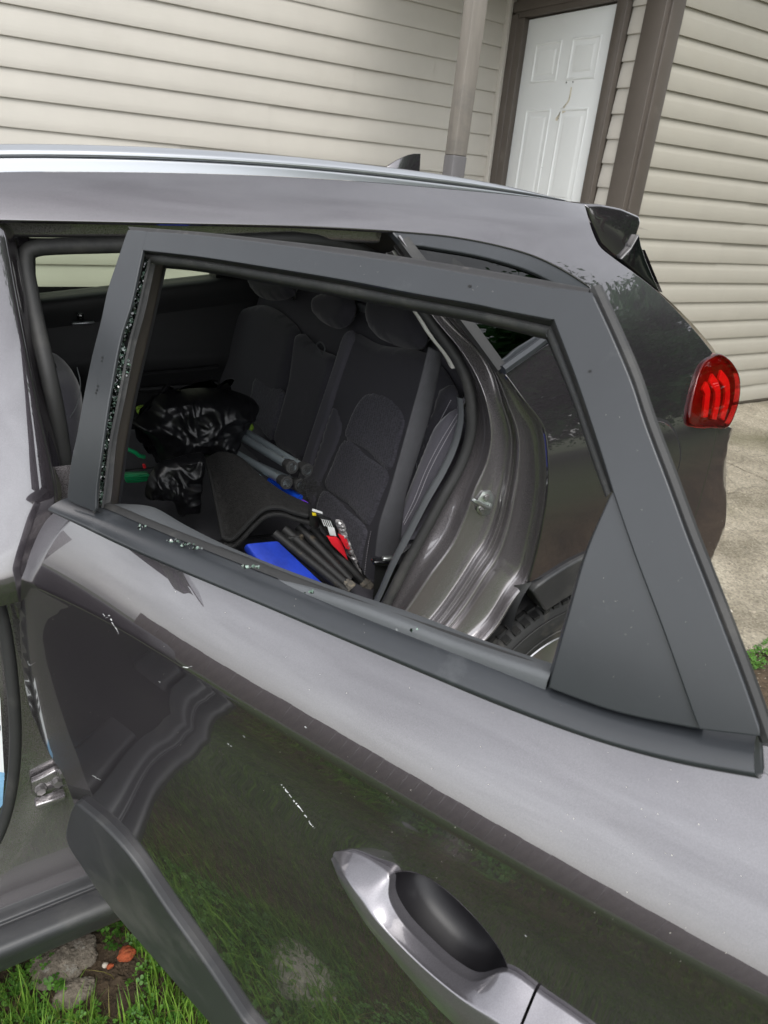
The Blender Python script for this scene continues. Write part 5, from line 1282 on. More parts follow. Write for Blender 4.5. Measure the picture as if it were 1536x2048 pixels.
# side bolster by the door, standing proud of the backrest
seatpanel('side_bolster', [(880, 852), (905, 826), (920, 818), (921, 845), (912, 885), (890, 935), (862, 985), (836, 1035), (812, 1075), (799, 1084), (803, 1045), (818, 1000), (838, 950), (858, 900)], 0.075, m_seatb, bench, 0.030, 0.035, depth=0.09, step=0.010)
seatpanel('side_bolster', [(905, 770), (917, 800), (918, 816), (890, 838), (868, 872), (848, 918), (840, 930), (850, 880), (872, 820), (885, 780)], 0.055, m_seat, bench, 0.022, 0.03, depth=0.07)
def stitches(pts, off, n, parent, w=0.0007, l=0.0022):
    P = resample([SBh(a, b, off) for a, b in spline([Vector(p) for p in pts], sub=6)], n); V = []; F = []
    for i in range(n-1):
        a = P[i]; b = P[i].lerp(P[i+1], 0.62); d = (b-a).normalized(); s_ = d.cross(Vector((-1, -0.6, 0.2))).normalized()*w; b0 = len(V)
        up_ = Vector((-0.0010, -0.0008, 0)); V.extend([a-s_, b-s_, b+s_, a+s_, a-s_+up_, b-s_+up_, b+s_+up_, a+s_+up_])
        F.extend([tuple(b0+k for k in f) for f in ((4, 5, 6, 7), (0, 1, 5, 4), (2, 3, 7, 6), (1, 2, 6, 5), (3, 0, 4, 7))])
    o = mesh_obj('stitch_line', V, F, m_stitch, parent, smooth=False); o['kind'] = 'stuff'; return o
stitches([(915, 828), (880, 885), (852, 940), (828, 1000), (806, 1046)], 0.108, 62, bench)
stitches([(919, 832), (886, 890), (858, 944), (834, 1002), (808, 1050)], 0.108, 62, bench)
stitches([(902, 800), (876, 850), (854, 900), (836, 934)], 0.082, 40, bench)
stitches([(742, 1062), (735, 1100), (729, 1150), (727, 1180)], 0.045, 26, bench)
# head restraints
def headrest(px, off, h, w, depth):
    return seatpanel('headrest', px, off, m_seat, bench, h, w, depth=depth)
headrest([(748, 600), (790, 596), (842, 615), (852, 650), (850, 692), (832, 698), (785, 688), (750, 668), (740, 635)], 0.05, 0.04, 0.05, 0.09)
headrest([(635, 598), (665, 584), (700, 590), (710, 618), (700, 645), (682, 656), (655, 650), (632, 628)], 0.05, 0.035, 0.04, 0.08)
headrest([(500, 540), (545, 530), (585, 545), (590, 585), (560, 600), (510, 585)], 0.05, 0.035, 0.04, 0.08)
# anchor cover between the head restraints
ac = [SBh(708, 608, 0.012), SBh(737, 610, 0.012), SBh(736, 622, 0.012), SBh(708, 620, 0.012)]
box('anchor_cover', sum(ac, Vector())/4, (0.008, 0.05, 0.024), m_trimgrey, bench, bevel=0.003)
# bench cushion
cx0, cx1, cy0, cy1 = 0.40, 0.97, 1.20, 2.70
Pc = outline([(cx0+0.06, cy0), (cx1, cy0)], [(cx1, cy0), (cx1, cy1)], [(cx1, cy1), (cx0+0.06, cy1)], [(cx0+0.06, cy1), (cx0, cy1-0.08), (cx0, cy0+0.08), (cx0+0.06, cy0)])
panel('seat_cushion', Pc, lambda u, v: Vector((u, v, 0.675-0.04*(u-0.4)/0.57)), m_seat, bench, step=0.03, depth=0.20, rad=0.02, bulge=puff(Pc, 0.04, 0.10))
for yy in (1.66, 2.23):
    tube('cushion_seam', [(0.42, yy, 0.712), (0.6, yy, 0.702), (0.9, yy, 0.68)], 0.004, m_cab, bench, n=6, sub=4)
# seat belt
be_l = [(857, 694), (838, 770), (820, 836), (802, 901), (778, 985), (758, 1050), (750, 1112)]; be_r = [(886, 706), (873, 770), (858, 838), (838, 905), (812, 990), (804, 1050), (797, 1112)]
def yb(py): return lerp(1.26, 1.235, sstep(690, 1110, py))
bl_ = [atY(a, b, yb(b)+0.012) for a, b in be_l]; br_ = [atY(a, b, yb(b)) for a, b in be_r]
c_ = [p.lerp(q, 0.33)+Vector((-0.004, -0.006, 0)) for p, q in zip(bl_, br_)]; c2_ = [p.lerp(q, 0.66)+Vector((-0.004, -0.006, 0)) for p, q in zip(bl_, br_)]
sb_ = loft('seat_belt', [[p+Vector((0.002, 0.003, 0)) for p in bl_], bl_, c_, c2_, br_, [p+Vector((0.002, 0.003, 0)) for p in br_]], m_belt, car, nu=40, sub=3)
bb = [atY(a, b, 1.235) for a, b in ((750, 1130), (797, 1130), (788, 1260), (742, 1260))]
loft('belt_tail', [[bb[0], bb[3]], [bb[0].lerp(bb[1], .5)+Vector((-0.003, -0.004, 0)), bb[3].lerp(bb[2], .5)+Vector((-0.003, -0.004, 0))], [bb[1], bb[2]]], m_cab, sb_, nu=8, sub=3)
tg0 = atY(768, 1123, 1.228)
q_ = (br_[-1]-bl_[-1]).normalized()
box('belt_tongue', tg0, (0.062, 0.022, 0.012), m_gloss, sb_, rot=Vector((q_.x, q_.y, q_.z)).to_track_quat('X', 'Z').to_matrix(), bevel=0.004)
box('tongue_plate', tg0+Vector((0.012, 0.0, 0.004)), (0.034, 0.014, 0.014), m_zinc, sb_, rot=Vector((q_.x, q_.y, q_.z)).to_track_quat('X', 'Z').to_matrix(), bevel=0.004)

# floor, tunnel, far side, rear and front closures
box('cabin_floor', (0.1, 1.95, 0.30), (2.6, 1.75, 0.06), m_carpet, car)
box('cargo_floor', (1.75, 1.95, 0.62), (0.75, 1.30, 0.05), m_carpet, car)
FY = 2.715
fw = [[Vector((x_, y_, z_)) for x_ in (-1.3, -0.5, 0.1, 0.6, 1.0, 1.5, 2.0)] for (y_, z_) in ((FY+0.06, 0.28), (FY+0.02, 0.5), (FY, 0.8), (FY-0.03, 0.95), (FY-0.015, 1.0), (FY, 1.10), (FY+0.005, 1.165))]
loft('far_door_trim', fw, m_cab, car, nu=16, sub=3)
# far body skin outside
fb_ = [[Vector((x_, y_, z_)) for x_ in (-1.3, -0.3, 0.6, 1.3, 1.8, 2.1)] for (y_, z_) in ((2.85, 0.26), (2.90, 0.5), (2.93, 0.9), (2.94, 1.08), (2.90, 1.19))]
loft('far_body_side', fb_, m_paint, car, nu=16, sub=3)
# far belt cap rising to the rear, pillars, glass, header
bz = lambda x_: 1.185+0.115*(x_-0.33)
cap = [[Vector((x_, y_, bz(x_)+dz)) for x_ in (-1.2, -0.4, 0.1, 0.33, 0.6, 0.95, 1.4, 1.9)] for (y_, dz) in ((FY-0.02, -0.10), (FY-0.03, -0.03), (FY-0.02, -0.004), (FY+0.03, 0.0), (FY+0.10, 0.0), (2.92, -0.03))]
fd = loft('far_belt_cap', cap, m_cab, car, nu=20, sub=3)
def fpil(x0, x1, x0t, x1t):
    V = [Vector((x0, FY+0.02, bz(x0)-0.02)), Vector((x1, FY+0.02, bz(x1)-0.02)), Vector((x1t, FY-0.14, 1.56)), Vector((x0t, FY-0.14, 1.56))]; V += [v+Vector((0, 0.08, 0)) for v in V]
    o = mesh_obj('far_pillar', V, [(0, 1, 2, 3), (7, 6, 5, 4), (0, 4, 5, 1), (1, 5, 6, 2), (2, 6, 7, 3), (3, 7, 4, 0)], m_cab, car, smooth=False); fix_normals(o)
fpil(0.10, 0.275, 0.13, 0.30); fpil(0.915, 1.9, 0.90, 1.7); fpil(-1.3, -1.15, -0.8, -0.65)
box('far_header', (0.3, 2.60, 1.535), (2.8, 0.10, 0.09), m_cab, car)
gl = [Vector((0.26, FY+0.06, bz(0.26)-0.02)), Vector((0.93, FY+0.06, bz(0.93)-0.02)), Vector((0.92, FY-0.08, 1.53)), Vector((0.28, FY-0.08, 1.53))]
fg = mesh_obj('far_window', gl, [(0, 1, 2, 3)], m_green, car, smooth=False)
g2 = [Vector((-1.15, FY+0.06, bz(-1.15)-0.02)), Vector((0.11, FY+0.06, bz(0.11)-0.02)), Vector((0.14, FY-0.08, 1.53)), Vector((-0.75, FY-0.08, 1.53))]
mesh_obj('far_window', g2, [(0, 1, 2, 3)], m_green, car, smooth=False)
# little glass marking near the rear lower corner
for (dx, dz, w_) in ((0, 0, 0.03), (0.004, -0.014, 0.055), (0.01, -0.028, 0.01), (0.045, -0.028, 0.012)):
    p = Vector((0.845+dx, FY+0.035, bz(0.86)+0.055+dz)); box('glass_marking', p, (w_, 0.001, 0.004), m_ink, fg)
# rounded front corner of the far window (inner mask)
V = [Vector((0.255, FY-0.01, 1.30)), Vector((0.255, FY-0.01, 1.40)), Vector((0.40, FY-0.01, 1.40))]
cx_, cz_, r_ = 0.355, 1.29, 0.075
arc = [Vector((cx_+r_*cos(radians(a)), FY-0.02, cz_+r_*sin(radians(a)))) for a in range(180, 89, -10)]
P = arc+[Vector((0.75, FY-0.05, 1.365)), Vector((0.75, FY-0.05, 1.50)), Vector((0.255, FY-0.05, 1.50)), Vector((0.255, FY-0.02, 1.29))]
mesh_obj('far_window_surround', P, [tuple(range(len(P)))], m_cab, car, smooth=False)
# inside pull handle of the far door, arm rest highlight
a_ = atY(146, 650, FY-0.04); b2_ = atY(186, 642, FY-0.04)
hd_ = box('inner_door_handle', (a_+b2_)/2, ((b2_-a_).length*1.1, 0.018, 0.010), m_silver, car, bevel=0.004, rot=Matrix.Rotation(radians(-2), 3, 'Y'))
box('lock_knob', atY(161, 634, FY-0.045), (0.022, 0.02, 0.030), m_gloss, hd_, bevel=0.006)
arm = [atY(a, b, FY-0.05) for a, b in ((268, 752), (330, 746), (400, 740), (436, 735))]
sweep('far_armrest_edge', spline(arm, sub=4), [(-0.012, -0.012), (0.012, -0.012), (0.012, 0.006), (0.004, 0.012), (-0.008, 0.010)], m_cab, car, up=(0, -0.3, 1))
arm2 = [atY(a, b, FY-0.045) for a, b in ((272, 780), (330, 776), (400, 770), (436, 766))]
sweep('far_armrest_edge', spline(arm2, sub=4), circle(0.012, 8), m_cab, car)
# front closure and dash
box('dashboard', (-1.15, 1.95, 0.85), (0.35, 1.7, 0.5), m_cab, car, bevel=0.05)
box('rear_closure', (2.02, 1.95, 0.85), (0.04, 1.2, 0.7), m_cab, car)
box('quarter_inner_trim', (1.62, 1.36, 0.85), (0.85, 0.05, 0.75), m_cab, car, bevel=0.01)
box('quarter_inner_trim', (1.22, 1.30, 0.82), (0.12, 0.14, 0.78), m_cab, car, bevel=0.03)
box('cargo_shade', (1.62, 1.95, 1.22), (0.75, 1.3, 0.02), m_cab, car)
# near sill inner
box('sill_inner', (0.3, 1.16, 0.36), (1.9, 0.12, 0.10), m_cab, car, bevel=0.02)
# front seats (backs)
def front_seat(yc, hx=0.0):
    rows = []
    for (z_, w_, d_) in ((0.50, 0.20, 0.05), (0.62, 0.255, 0.075), (0.85, 0.27, 0.085), (1.05, 0.265, 0.080), (1.18, 0.23, 0.065), (1.25, 0.17, 0.045), (1.265, 0.05, 0.012)):
        x_ = -0.02+0.27*(z_-0.6); rows.append([Vector((x_+d_*sin(2*pi*k/20)*1.0, yc+w_*(abs(cos(2*pi*k/20))**0.7)*(1 if cos(2*pi*k/20) >= 0 else -1), z_)) for k in range(21)])
    o = loft('front_seat', rows, m_seat, car, sub=4, raw=True); fix_normals(o)
    hr = []
    for (z_, w_, d_) in ((1.30, 0.05, 0.02), (1.31, 0.12, 0.045), (1.38, 0.135, 0.055), (1.46, 0.12, 0.045), (1.49, 0.05, 0.015)):
        x_ = hx+0.27*(z_-0.6); hr.append([Vector((x_+d_*sin(2*pi*k/16), yc+w_*cos(2*pi*k/16), z_)) for k in range(17)])
    h = loft('headrest', hr, m_seat, o, sub=4, raw=True); fix_normals(h)
    return o
fs_ = front_seat(1.50, -0.14); front_seat(2.40, -0.05)
m_fst = m_stitch
P = [atY(a, b, 1.30) for a, b in ((154, 735), (160, 760), (160, 785), (152, 815), (138, 838))]
tube('seat_piping', P, 0.0009, m_trimgrey, fs_, n=5, sub=6)

# ================================================================== things lying on the back seat
def pxblob(name, px, yc, mat, bulge_h, bulge_w, depth, crumple=None, step=0.045, parent=None, closed=True, tilt=None):
    """solid lump whose outline is given in view directions at the depth yc; bulges towards and away from the door"""
    P = spline([Vector((a/100, -b/100)) for a, b in px], closed=True, sub=4) if closed else [Vector((a/100, -b/100)) for a, b in px]
    Pd = redense(P, step)
    def pos(u, v):
        y = yc if tilt is None else yc+tilt(u*100, -v*100)
        return atY(u*100, -v*100, y)
    def bl(q):
        d = poly_dist(q, Pd); h = bulge_h*sqrt(max(0, 1-(1-min(1, d/bulge_w))**2))
        if crumple: h += crumple(q)*min(1, d/(bulge_w*0.3))
        return h
    return panel(name, P, pos, mat, parent, step=step, depth=depth, rad=min(0.006, depth*0.3), bulge=bl, back=True)
def ridged(q, sc, seed):
    v = noise.noise(Vector((q.x*sc, q.y*sc, seed))); return 1-2*abs(v)
m_bag = material('black_bin_liner', (0.006, 0.006, 0.007), rough=0.34, spec=0.5, dirt=((0.06, 0.052, 0.04), 16, 0.62, 0.35))
def bagcr(seed):
    def f(q):
        w = Vector((q.x+0.25*noise.noise(Vector((q.x*2.0, q.y*2.0, seed+3))), q.y+0.25*noise.noise(Vector((q.x*2, q.y*2, seed+8)))))
        cz = lambda sc, sd_: max(0.0, 1-3.2*abs(noise.noise(Vector((w.x*sc, w.y*sc, sd_)))))
        return 0.018*ridged(w, 0.9, seed)+0.012*cz(1.5, seed+1)+0.008*cz(2.9, seed+2)+0.003*cz(6.0, seed+4)
    return f
tag(pxblob('bin_bag', [(262, 842), (300, 818), (306, 800), (322, 788), (370, 778), (430, 776), (470, 782), (514, 806), (500, 838), (482, 858), (470, 884), (456, 905), (430, 903), (392, 900), (352, 914), (318, 922), (312, 900), (296, 872), (280, 858)], 1.86, m_bag, 0.075, 0.35, 0.14, bagcr(1.3), step=0.03), 'shiny black crumpled plastic bag heaped on the back seat', 'plastic bag')
tag(pxblob('plastic_sheet', [(320, 924), (345, 918), (380, 908), (408, 908), (406, 950), (402, 985), (398, 1022), (372, 1026), (358, 1031), (352, 1015), (346, 1002), (318, 999), (292, 995), (296, 958)], 1.70, m_bag, 0.02, 0.25, 0.03, bagcr(5.7), step=0.03), 'dull black folded plastic sheet hanging below the shiny bag', 'plastic sheet')

# bundle of grey tube legs with black feet (folded chair)
m_steel = material('grey_tube', (0.32, 0.37, 0.40), rough=0.38, metal=0.5, var=(14, 0.15), coat=0.3, dirt=((0.25, 0.25, 0.24), 60, 0.68, 0.5))
m_foot = material('black_foot', (0.03, 0.03, 0.03), rough=0.75, var=(60, 0.35), bump=(260, 0.9, 0.0012))
chair = empty('folding_chair', atY(540, 915, 1.62)); tag(chair, 'bundle of four grey metal chair legs with black plastic feet', 'folding chair')
ends = [((585, 935), (470, 866)), ((615, 941), (482, 858)), ((574, 966), (452, 896)), ((602, 971), (458, 905)), ]
for k, (e, st_) in enumerate(ends):
    pe_ = atY(*e, 1.50); ps_ = atY(*st_, 1.88); d = (pe_-ps_).normalized()
    tube('tube_leg', [ps_, pe_], 0.0112, m_steel, chair, n=14)
    q = d.to_track_quat('Z', 'Y').to_matrix()
    bm = bmesh.new()
    for (r0, r1, z0, z1) in ((0.0145, 0.0170, -0.035, -0.008), (0.0182, 0.0182, -0.010, 0.0)):
        rr = bmesh.ops.create_cone(bm, cap_ends=True, segments=8, radius1=r0, radius2=r1, depth=z1-z0)
        for v in rr['verts']: v.co = pe_+q @ (Matrix.Rotation(radians(22.5), 3, 'Z') @ v.co+Vector((0, 0, (z0+z1)/2)))
    bmesh.ops.bevel(bm, geom=list(bm.edges), offset=0.0012, segments=1, affect='EDGES')
    ft = bm_obj('foot', bm, m_foot, chair, smooth=True, sharp=30)
    bm = bmesh.new(); rr = bmesh.ops.create_cone(bm, cap_ends=True, segments=10, radius1=0.0042, radius2=0.0042, depth=0.001)
    o_ = Vector((random.uniform(-0.006, 0.006), 0.008*(1 if k != 2 else -1), 0.0006))
    for v in rr['verts']: v.co = pe_+q @ (v.co+o_)
    bm_obj('foot_hole', bm, m_dark, chair)
    tube('locking_pin', [ps_.lerp(pe_, 0.86)+q @ Vector((0.0, 0.0105, 0)), ps_.lerp(pe_, 0.86)+q @ Vector((0.0, 0.0145, 0))], 0.003, m_zinc, chair, n=6)

# folded carpet floor mats
m_mat = material('mat_pile', (0.013, 0.0125, 0.012), rough=1.0, var=(110, 0.9), bump=(330, 1.0, 0.004), dirt=((0.09, 0.08, 0.07), 120, 0.70, 0.6))
m_bind = material('mat_binding', (0.014, 0.014, 0.014), rough=0.85, bump=(500, 0.8, 0.001), var=(80, 0.3))
m_matb = material('mat_rubber_back', (0.03, 0.03, 0.03), rough=0.7, var=(30, 0.2), dirt=((0.3, 0.3, 0.28), 150, 0.72, 0.7))
def floor_mat(name, A, yA, Bc, yB, dx, dy, label):
    a = resample(spline([atY(p[0]+dx, p[1]+dy, lerp(*yA, i/(len(A)-1))) for i, p in enumerate(A)], sub=6), 40)
    b = resample(spline([atY(p[0]+dx, p[1]+dy, lerp(*yB, i/(len(Bc)-1))) for i, p in enumerate(Bc)], sub=6), 40)
    up_ = Vector((0, -0.004, 0.010)); top = [a, mixc(a, b, 0.33, (0, 0, 0.018)), mixc(a, b, 0.7, (0, 0, 0.014)), mixc(a, b, 0.93, (0, 0, 0.004)), b]
    cols = [resample(spline([c[i] for c in top], sub=5), 24) for i in range(40)]
    V = []; F = []; m = 24
    for c in cols: V += c
    nb = len(V); V += [v-up_ for v in V]
    for i in range(39):
        for j in range(m-1):
            F.append((i*m+j, i*m+j+1, (i+1)*m+j+1, (i+1)*m+j)); F.append((nb+i*m+j, nb+(i+1)*m+j, nb+(i+1)*m+j+1, nb+i*m+j+1))
    ring = [j for j in range(m)]+[i*m+m-1 for i in range(1, 40)]+[39*m+j for j in range(m-2, -1, -1)]+[i*m for i in range(38, 0, -1)]
    for k in range(len(ring)): p, q = ring[k], ring[(k+1) % len(ring)]; F.append((p, q, q+nb, p+nb))
    o = mesh_obj(name, V, F, m_mat, None, smooth=True); fix_normals(o); tag(o, label, 'floor mat')
    edge_ = [V[i] for i in ring[m-1:m-1+39]]; left_ = [V[i*m+j] for i, j in [(0, j) for j in range(m)]]
    sweep('binding', [p-up_*0.5 for p in left_+edge_[1:]], circle(0.0062, 8), m_bind, o)
    return o
Am = [(412, 915), (440, 903), (478, 912), (515, 945), (560, 985), (612, 1012)]; Bm = [(447, 1072), (462, 1076), (480, 1062), (505, 1035), (530, 1015), (558, 1012), (590, 1022), (620, 1030)]
floor_mat('floor_mat', Am, (1.74, 1.50), Bm, (1.46, 1.40), 0, 0, 'black carpet car mat folded over with bound edge, uppermost')
floor_mat('floor_mat', Am, (1.745, 1.505), Bm, (1.462, 1.402), 4, 14, 'black rubber backed car mat lying under the folded carpet mat')

# blue fabric panel, dark muddy folded frame
m_blue = material('royal_blue_fabric', (0.009, 0.038, 0.38), rough=0.65, var=(14, 0.35), bump=(26, 0.5, 0.006))
def slabpx(name, px, yf, mat, thick, parent=None, bevel=0.003, smooth=True):
    P = [atY(a, b, yf(a, b) if callable(yf) else yf) for a, b in px]; n_ = (P[1]-P[0]).cross(P[2]-P[0]).normalized()
    if n_.dot(EYE-P[0]) < 0: n_ = -n_
    bm = bmesh.new(); f0 = [bm.verts.new(p) for p in P]; f1 = [bm.verts.new(p-n_*thick) for p in P]; n = len(P); bm.faces.new(f0); bm.faces.new(f1[::-1])
    for i in range(n): bm.faces.new((f0[i], f1[i], f1[(i+1) % n], f0[(i+1) % n]))
    bmesh.ops.recalc_face_normals(bm, faces=bm.faces)
    if bevel: bmesh.ops.bevel(bm, geom=list(bm.edges), offset=bevel, segments=2, profile=0.5, affect='EDGES', clamp_overlap=True)
    return bm_obj(name, bm, mat, parent, smooth=True, sharp=40)
tag(slabpx('fabric_panel', [(491, 1086), (522, 1083), (556, 1080), (600, 1122), (660, 1178), (640, 1200), (560, 1170), (515, 1117)], lambda a, b: 1.40-0.0010*(b-1080), m_blue, 0.025, bevel=0.006), 'bright royal blue fabric panel lying flat behind the door trim', 'fabric')
m_muddy = material('muddy_black_tube', (0.010, 0.010, 0.010), rough=0.6, dirt=((0.13, 0.10, 0.06), 30, 0.58, 0.7, (1, 1, 1)), var=(20, 0.3))
m_capm = material('muddy_cap', (0.10, 0.092, 0.08), rough=0.8, dirt=((0.25, 0.21, 0.15), 60, 0.5, 0.8), bump=(150, 0.8, 0.002))
fr = empty('folding_chair', atY(640, 1110, 1.34)); tag(fr, 'mud spattered black folded metal chair frame lying on the back seat', 'folding chair')
for (a, b, ya, yb_, r, cap_) in (((548, 1066), (692, 1182), 1.42, 1.285, 0.0125, False), ((568, 1058), (690, 1166), 1.44, 1.30, 0.0135, True), ((596, 1052), (700, 1160), 1.45, 1.32, 0.0125, False), ((622, 1056), (728, 1166), 1.45, 1.33, 0.0125, True), ((650, 1072), (742, 1176), 1.45, 1.34, 0.010, False)):
    p0, p1 = atY(*a, ya), atY(*b, yb_); tube('tube_leg', [p0, p1], r, m_muddy, fr, n=12)
    if cap_:
        d = (p1-p0).normalized(); q = d.to_track_quat('Z', 'Y').to_matrix(); bm = bmesh.new()
        for (r0, r1, z0, z1) in ((0.012, 0.0165, -0.01, 0.006), (0.0175, 0.0175, 0.006, 0.022)):
            rr = bmesh.ops.create_cone(bm, cap_ends=True, segments=8, radius1=r0, radius2=r1, depth=z1-z0)
            for v in rr['verts']: v.co = p1+q @ (v.co+Vector((0, 0, (z0+z1)/2)))
        bmesh.ops.bevel(bm, geom=list(bm.edges), offset=0.0015, segments=1, affect='EDGES'); bm_obj('foot', bm, m_capm, fr, smooth=True, sharp=30)
box('cross_bar', atY(585, 1075, 1.42), (0.05, 0.03, 0.02), m_muddy, fr, bevel=0.004)

# red and black retail pack with clear wrap
m_red = material('red_card', (0.72, 0.022, 0.035), rough=0.3, coat=0.4, var=(20, 0.08)); m_card = material('black_card', (0.012, 0.012, 0.013), rough=0.35, coat=0.3, var=(20, 0.2)); m_whitec = material('white_print', (0.70, 0.71, 0.70), rough=0.5, var=(30, 0.05)); m_yel = material('yellow_dot', (0.75, 0.60, 0.02), rough=0.5, var=(30, 0.05))
pk = slabpx('blister_pack', [(635, 1030), (662, 1037), (678, 1060), (688, 1085), (696, 1122), (676, 1090), (656, 1068), (648, 1056)], 1.375, m_card, 0.012, bevel=0.002); tag(pk, 'black and red carded blister pack propped against the seat back', 'retail pack')
slabpx('red_end', [(655, 1074), (672, 1073), (684, 1083), (697, 1122), (682, 1108), (664, 1090)], 1.368, m_red, 0.010, pk, 0.002)
slabpx('white_label', [(655, 1053), (669, 1056), (673, 1073), (660, 1071)], 1.366, m_whitec, 0.003, pk, 0.001)
for k in range(5): slabpx('printed_line', [(643+k*4, 1038+k*0.8), (644.6+k*4, 1038.3+k*0.8), (650+k*4.2, 1052+k), (648+k*4.2, 1051.6+k)], 1.3655, m_whitec, 0.001, pk, 0)
pk2 = slabpx('hang_tag', [(621, 1020), (646, 1026), (640, 1048), (636, 1058), (618, 1052)], 1.40, m_card, 0.004, bevel=0.001); tag(pk2, 'small black hang tag with a yellow dot above the red pack', 'hang tag')
slabpx('yellow_dot', [(624, 1025), (632, 1026), (632, 1032), (625, 1031)], 1.3955, m_yel, 0.001, pk2, 0)
slabpx('bar_code', [(625, 1017), (645, 1024), (645, 1028), (624, 1022)], 1.3955, m_whitec, 0.001, pk2, 0)
m_wrap = material('clear_wrap', (0.25, 0.24, 0.24), rough=0.12, coat=1.0, spec=0.9, var=(70, 0.9))
tag(pxblob('plastic_wrap', [(672, 1040), (686, 1042), (692, 1062), (700, 1085), (712, 1115), (722, 1142), (728, 1156), (716, 1148), (704, 1124), (690, 1095), (678, 1070)], 1.372, m_wrap, 0.008, 0.06, 0.012, lambda q: 0.008*ridged(q, 14, 2.2), step=0.02), 'crinkled clear plastic wrapper with red tint beside the carded pack', 'wrapper')
slabpx('red_streak', [(676, 1068), (692, 1074), (702, 1100), (692, 1098)], 1.358, m_red, 0.003, bpy.data.objects['plastic_wrap'], 0.001)

# plastic scraper handles
m_purple = material('purple_plastic', (0.20, 0.045, 0.75), rough=0.3, coat=0.3, var=(20, 0.08)); m_lblue = material('blue_plastic', (0.012, 0.10, 0.75), rough=0.3, coat=0.3, var=(20, 0.08)); m_cyan = material('pale_cyan_label', (0.45, 0.70, 0.75), rough=0.5, var=(40, 0.1))
pu = tube('ice_scraper', [atY(522, 964, 1.60), atY(545, 978, 1.58), atY(568, 992, 1.54), atY(586, 1003, 1.50), atY(600, 1008, 1.48)], 0.0075, m_purple, None, n=10, sub=5); tag(pu, 'purple plastic scraper handle under the grey tubes', 'scraper')
slabpx('scraper_blade', [(598, 1003), (607, 1000), (618, 1006), (612, 1012), (600, 1010)], 1.47, m_purple, 0.006, pu, 0.002)
bu = tube('snow_brush', [atY(538, 960, 1.62), atY(565, 976, 1.58), atY(590, 990, 1.53), atY(600, 996, 1.51)], 0.010, m_lblue, None, n=10, sub=5); tag(bu, 'blue plastic handle between the purple scraper and grey tubes', 'handle')
lbn = slabpx('printed_tag', [(511, 946), (520, 949), (534, 962), (526, 961), (516, 956)], 1.62, m_cyan, 0.004, None, 0.001); tag(lbn, 'small pale cyan printed tag beside the folded car mat', 'tag')
# black bristle brush
V = []; F = []; c0 = atY(618, 975, 1.47)
for _ in range(420):
    p = c0+Vector((random.gauss(0, 0.014), random.gauss(0, 0.016), random.gauss(0, 0.010))); d = Vector((random.gauss(0.2, 0.4), random.gauss(-0.3, 0.4), random.gauss(0.4, 0.4))).normalized()*random.uniform(0.012, 0.026); s_ = d.orthogonal().normalized()*0.0006; b = len(V)
    V.extend([p-s_, p+s_, p+d]); F.append((b, b+1, b+2))
br = mesh_obj('bristle_brush', V, F, m_bind, None, smooth=False); tag(br, 'black bristle brush head tucked beside the grey tube feet', 'brush')
# green things at the left
m_grn = material('green_plastic', (0.01, 0.36, 0.13), rough=0.3, coat=0.4, var=(40, 0.25)); m_lime = material('lime_fabric', (0.20, 0.34, 0.03), rough=0.8, var=(30, 0.25), bump=(200, 0.5, 0.001))
gb = slabpx('plastic_clip', [(249, 951), (272, 950), (300, 949), (302, 962), (276, 966), (253, 967)], 1.90, m_grn, 0.03, None, 0.004); tag(gb, 'bright green ribbed plastic bar at the left of the bag', 'plastic bar')
for k in range(3): slabpx('rib', [(251, 953.5+k*4.2), (299, 952+k*4), (299, 953.4+k*4), (251, 955+k*4.2)], 1.893, m_grn, 0.004, gb, 0)
tag(pxblob('glove_tip', [(272, 815), (285, 810), (298, 814), (304, 822), (290, 830), (276, 828)], 1.98, m_lime, 0.02, 0.08, 0.02, step=0.025), 'rounded lime green piece poking out left of the bag', 'glove')
tag(pxblob('glove_tip', [(486, 848), (494, 842), (503, 845), (507, 855), (500, 862), (488, 860)], 1.93, m_lime, 0.02, 0.08, 0.02, step=0.025), 'rounded lime green piece between the bag and grey tubes', 'glove')
gt = tube('green_cord', [atY(254, 898, 1.92), atY(270, 905, 1.92), atY(280, 912, 1.92), atY(290, 914, 1.92)], 0.006, m_grn, None, n=8, sub=5); tag(gt, 'short green plastic cord beside the black bag', 'cord')
rc = slabpx('red_cap', [(286, 930), (292, 929), (293, 937), (287, 938)], 1.90, m_red, 0.012, None, 0.003); tag(rc, 'tiny red cap in the dark beside the black sheet', 'cap')
# ================================================================== grass, weeds, stones by the sill
def leafmat(name, c0, c1, rough=0.5, trans=0.3):
    m = bpy.data.materials.new(name); m.use_nodes = True; nt = m.node_tree; b = nt.nodes['Principled BSDF']; N = nt.nodes.new; L = nt.links.new
    tc = N('ShaderNodeTexCoord'); n1 = N('ShaderNodeTexNoise'); n1.inputs['Scale'].default_value = 23; n1.inputs['Detail'].default_value = 6; L(tc.outputs['Object'], n1.inputs['Vector'])
    cr = N('ShaderNodeValToRGB'); L(n1.outputs[0], cr.inputs[0]); e = cr.color_ramp.elements; e[0].position = 0.32; e[0].color = (*c0, 1); e[1].position = 0.68; e[1].color = (*c1, 1)
    L(cr.outputs[0], b.inputs['Base Color']); b.inputs['Roughness'].default_value = rough
    tl = N('ShaderNodeBsdfTranslucent'); L(cr.outputs[0], tl.inputs[0]); mx = N('ShaderNodeMixShader'); mx.inputs[0].default_value = trans
    out = [n for n in nt.nodes if n.type == 'OUTPUT_MATERIAL'][0]; L(b.outputs[0], mx.inputs[1]); L(tl.outputs[0], mx.inputs[2]); L(mx.outputs[0], out.inputs[0]); return m
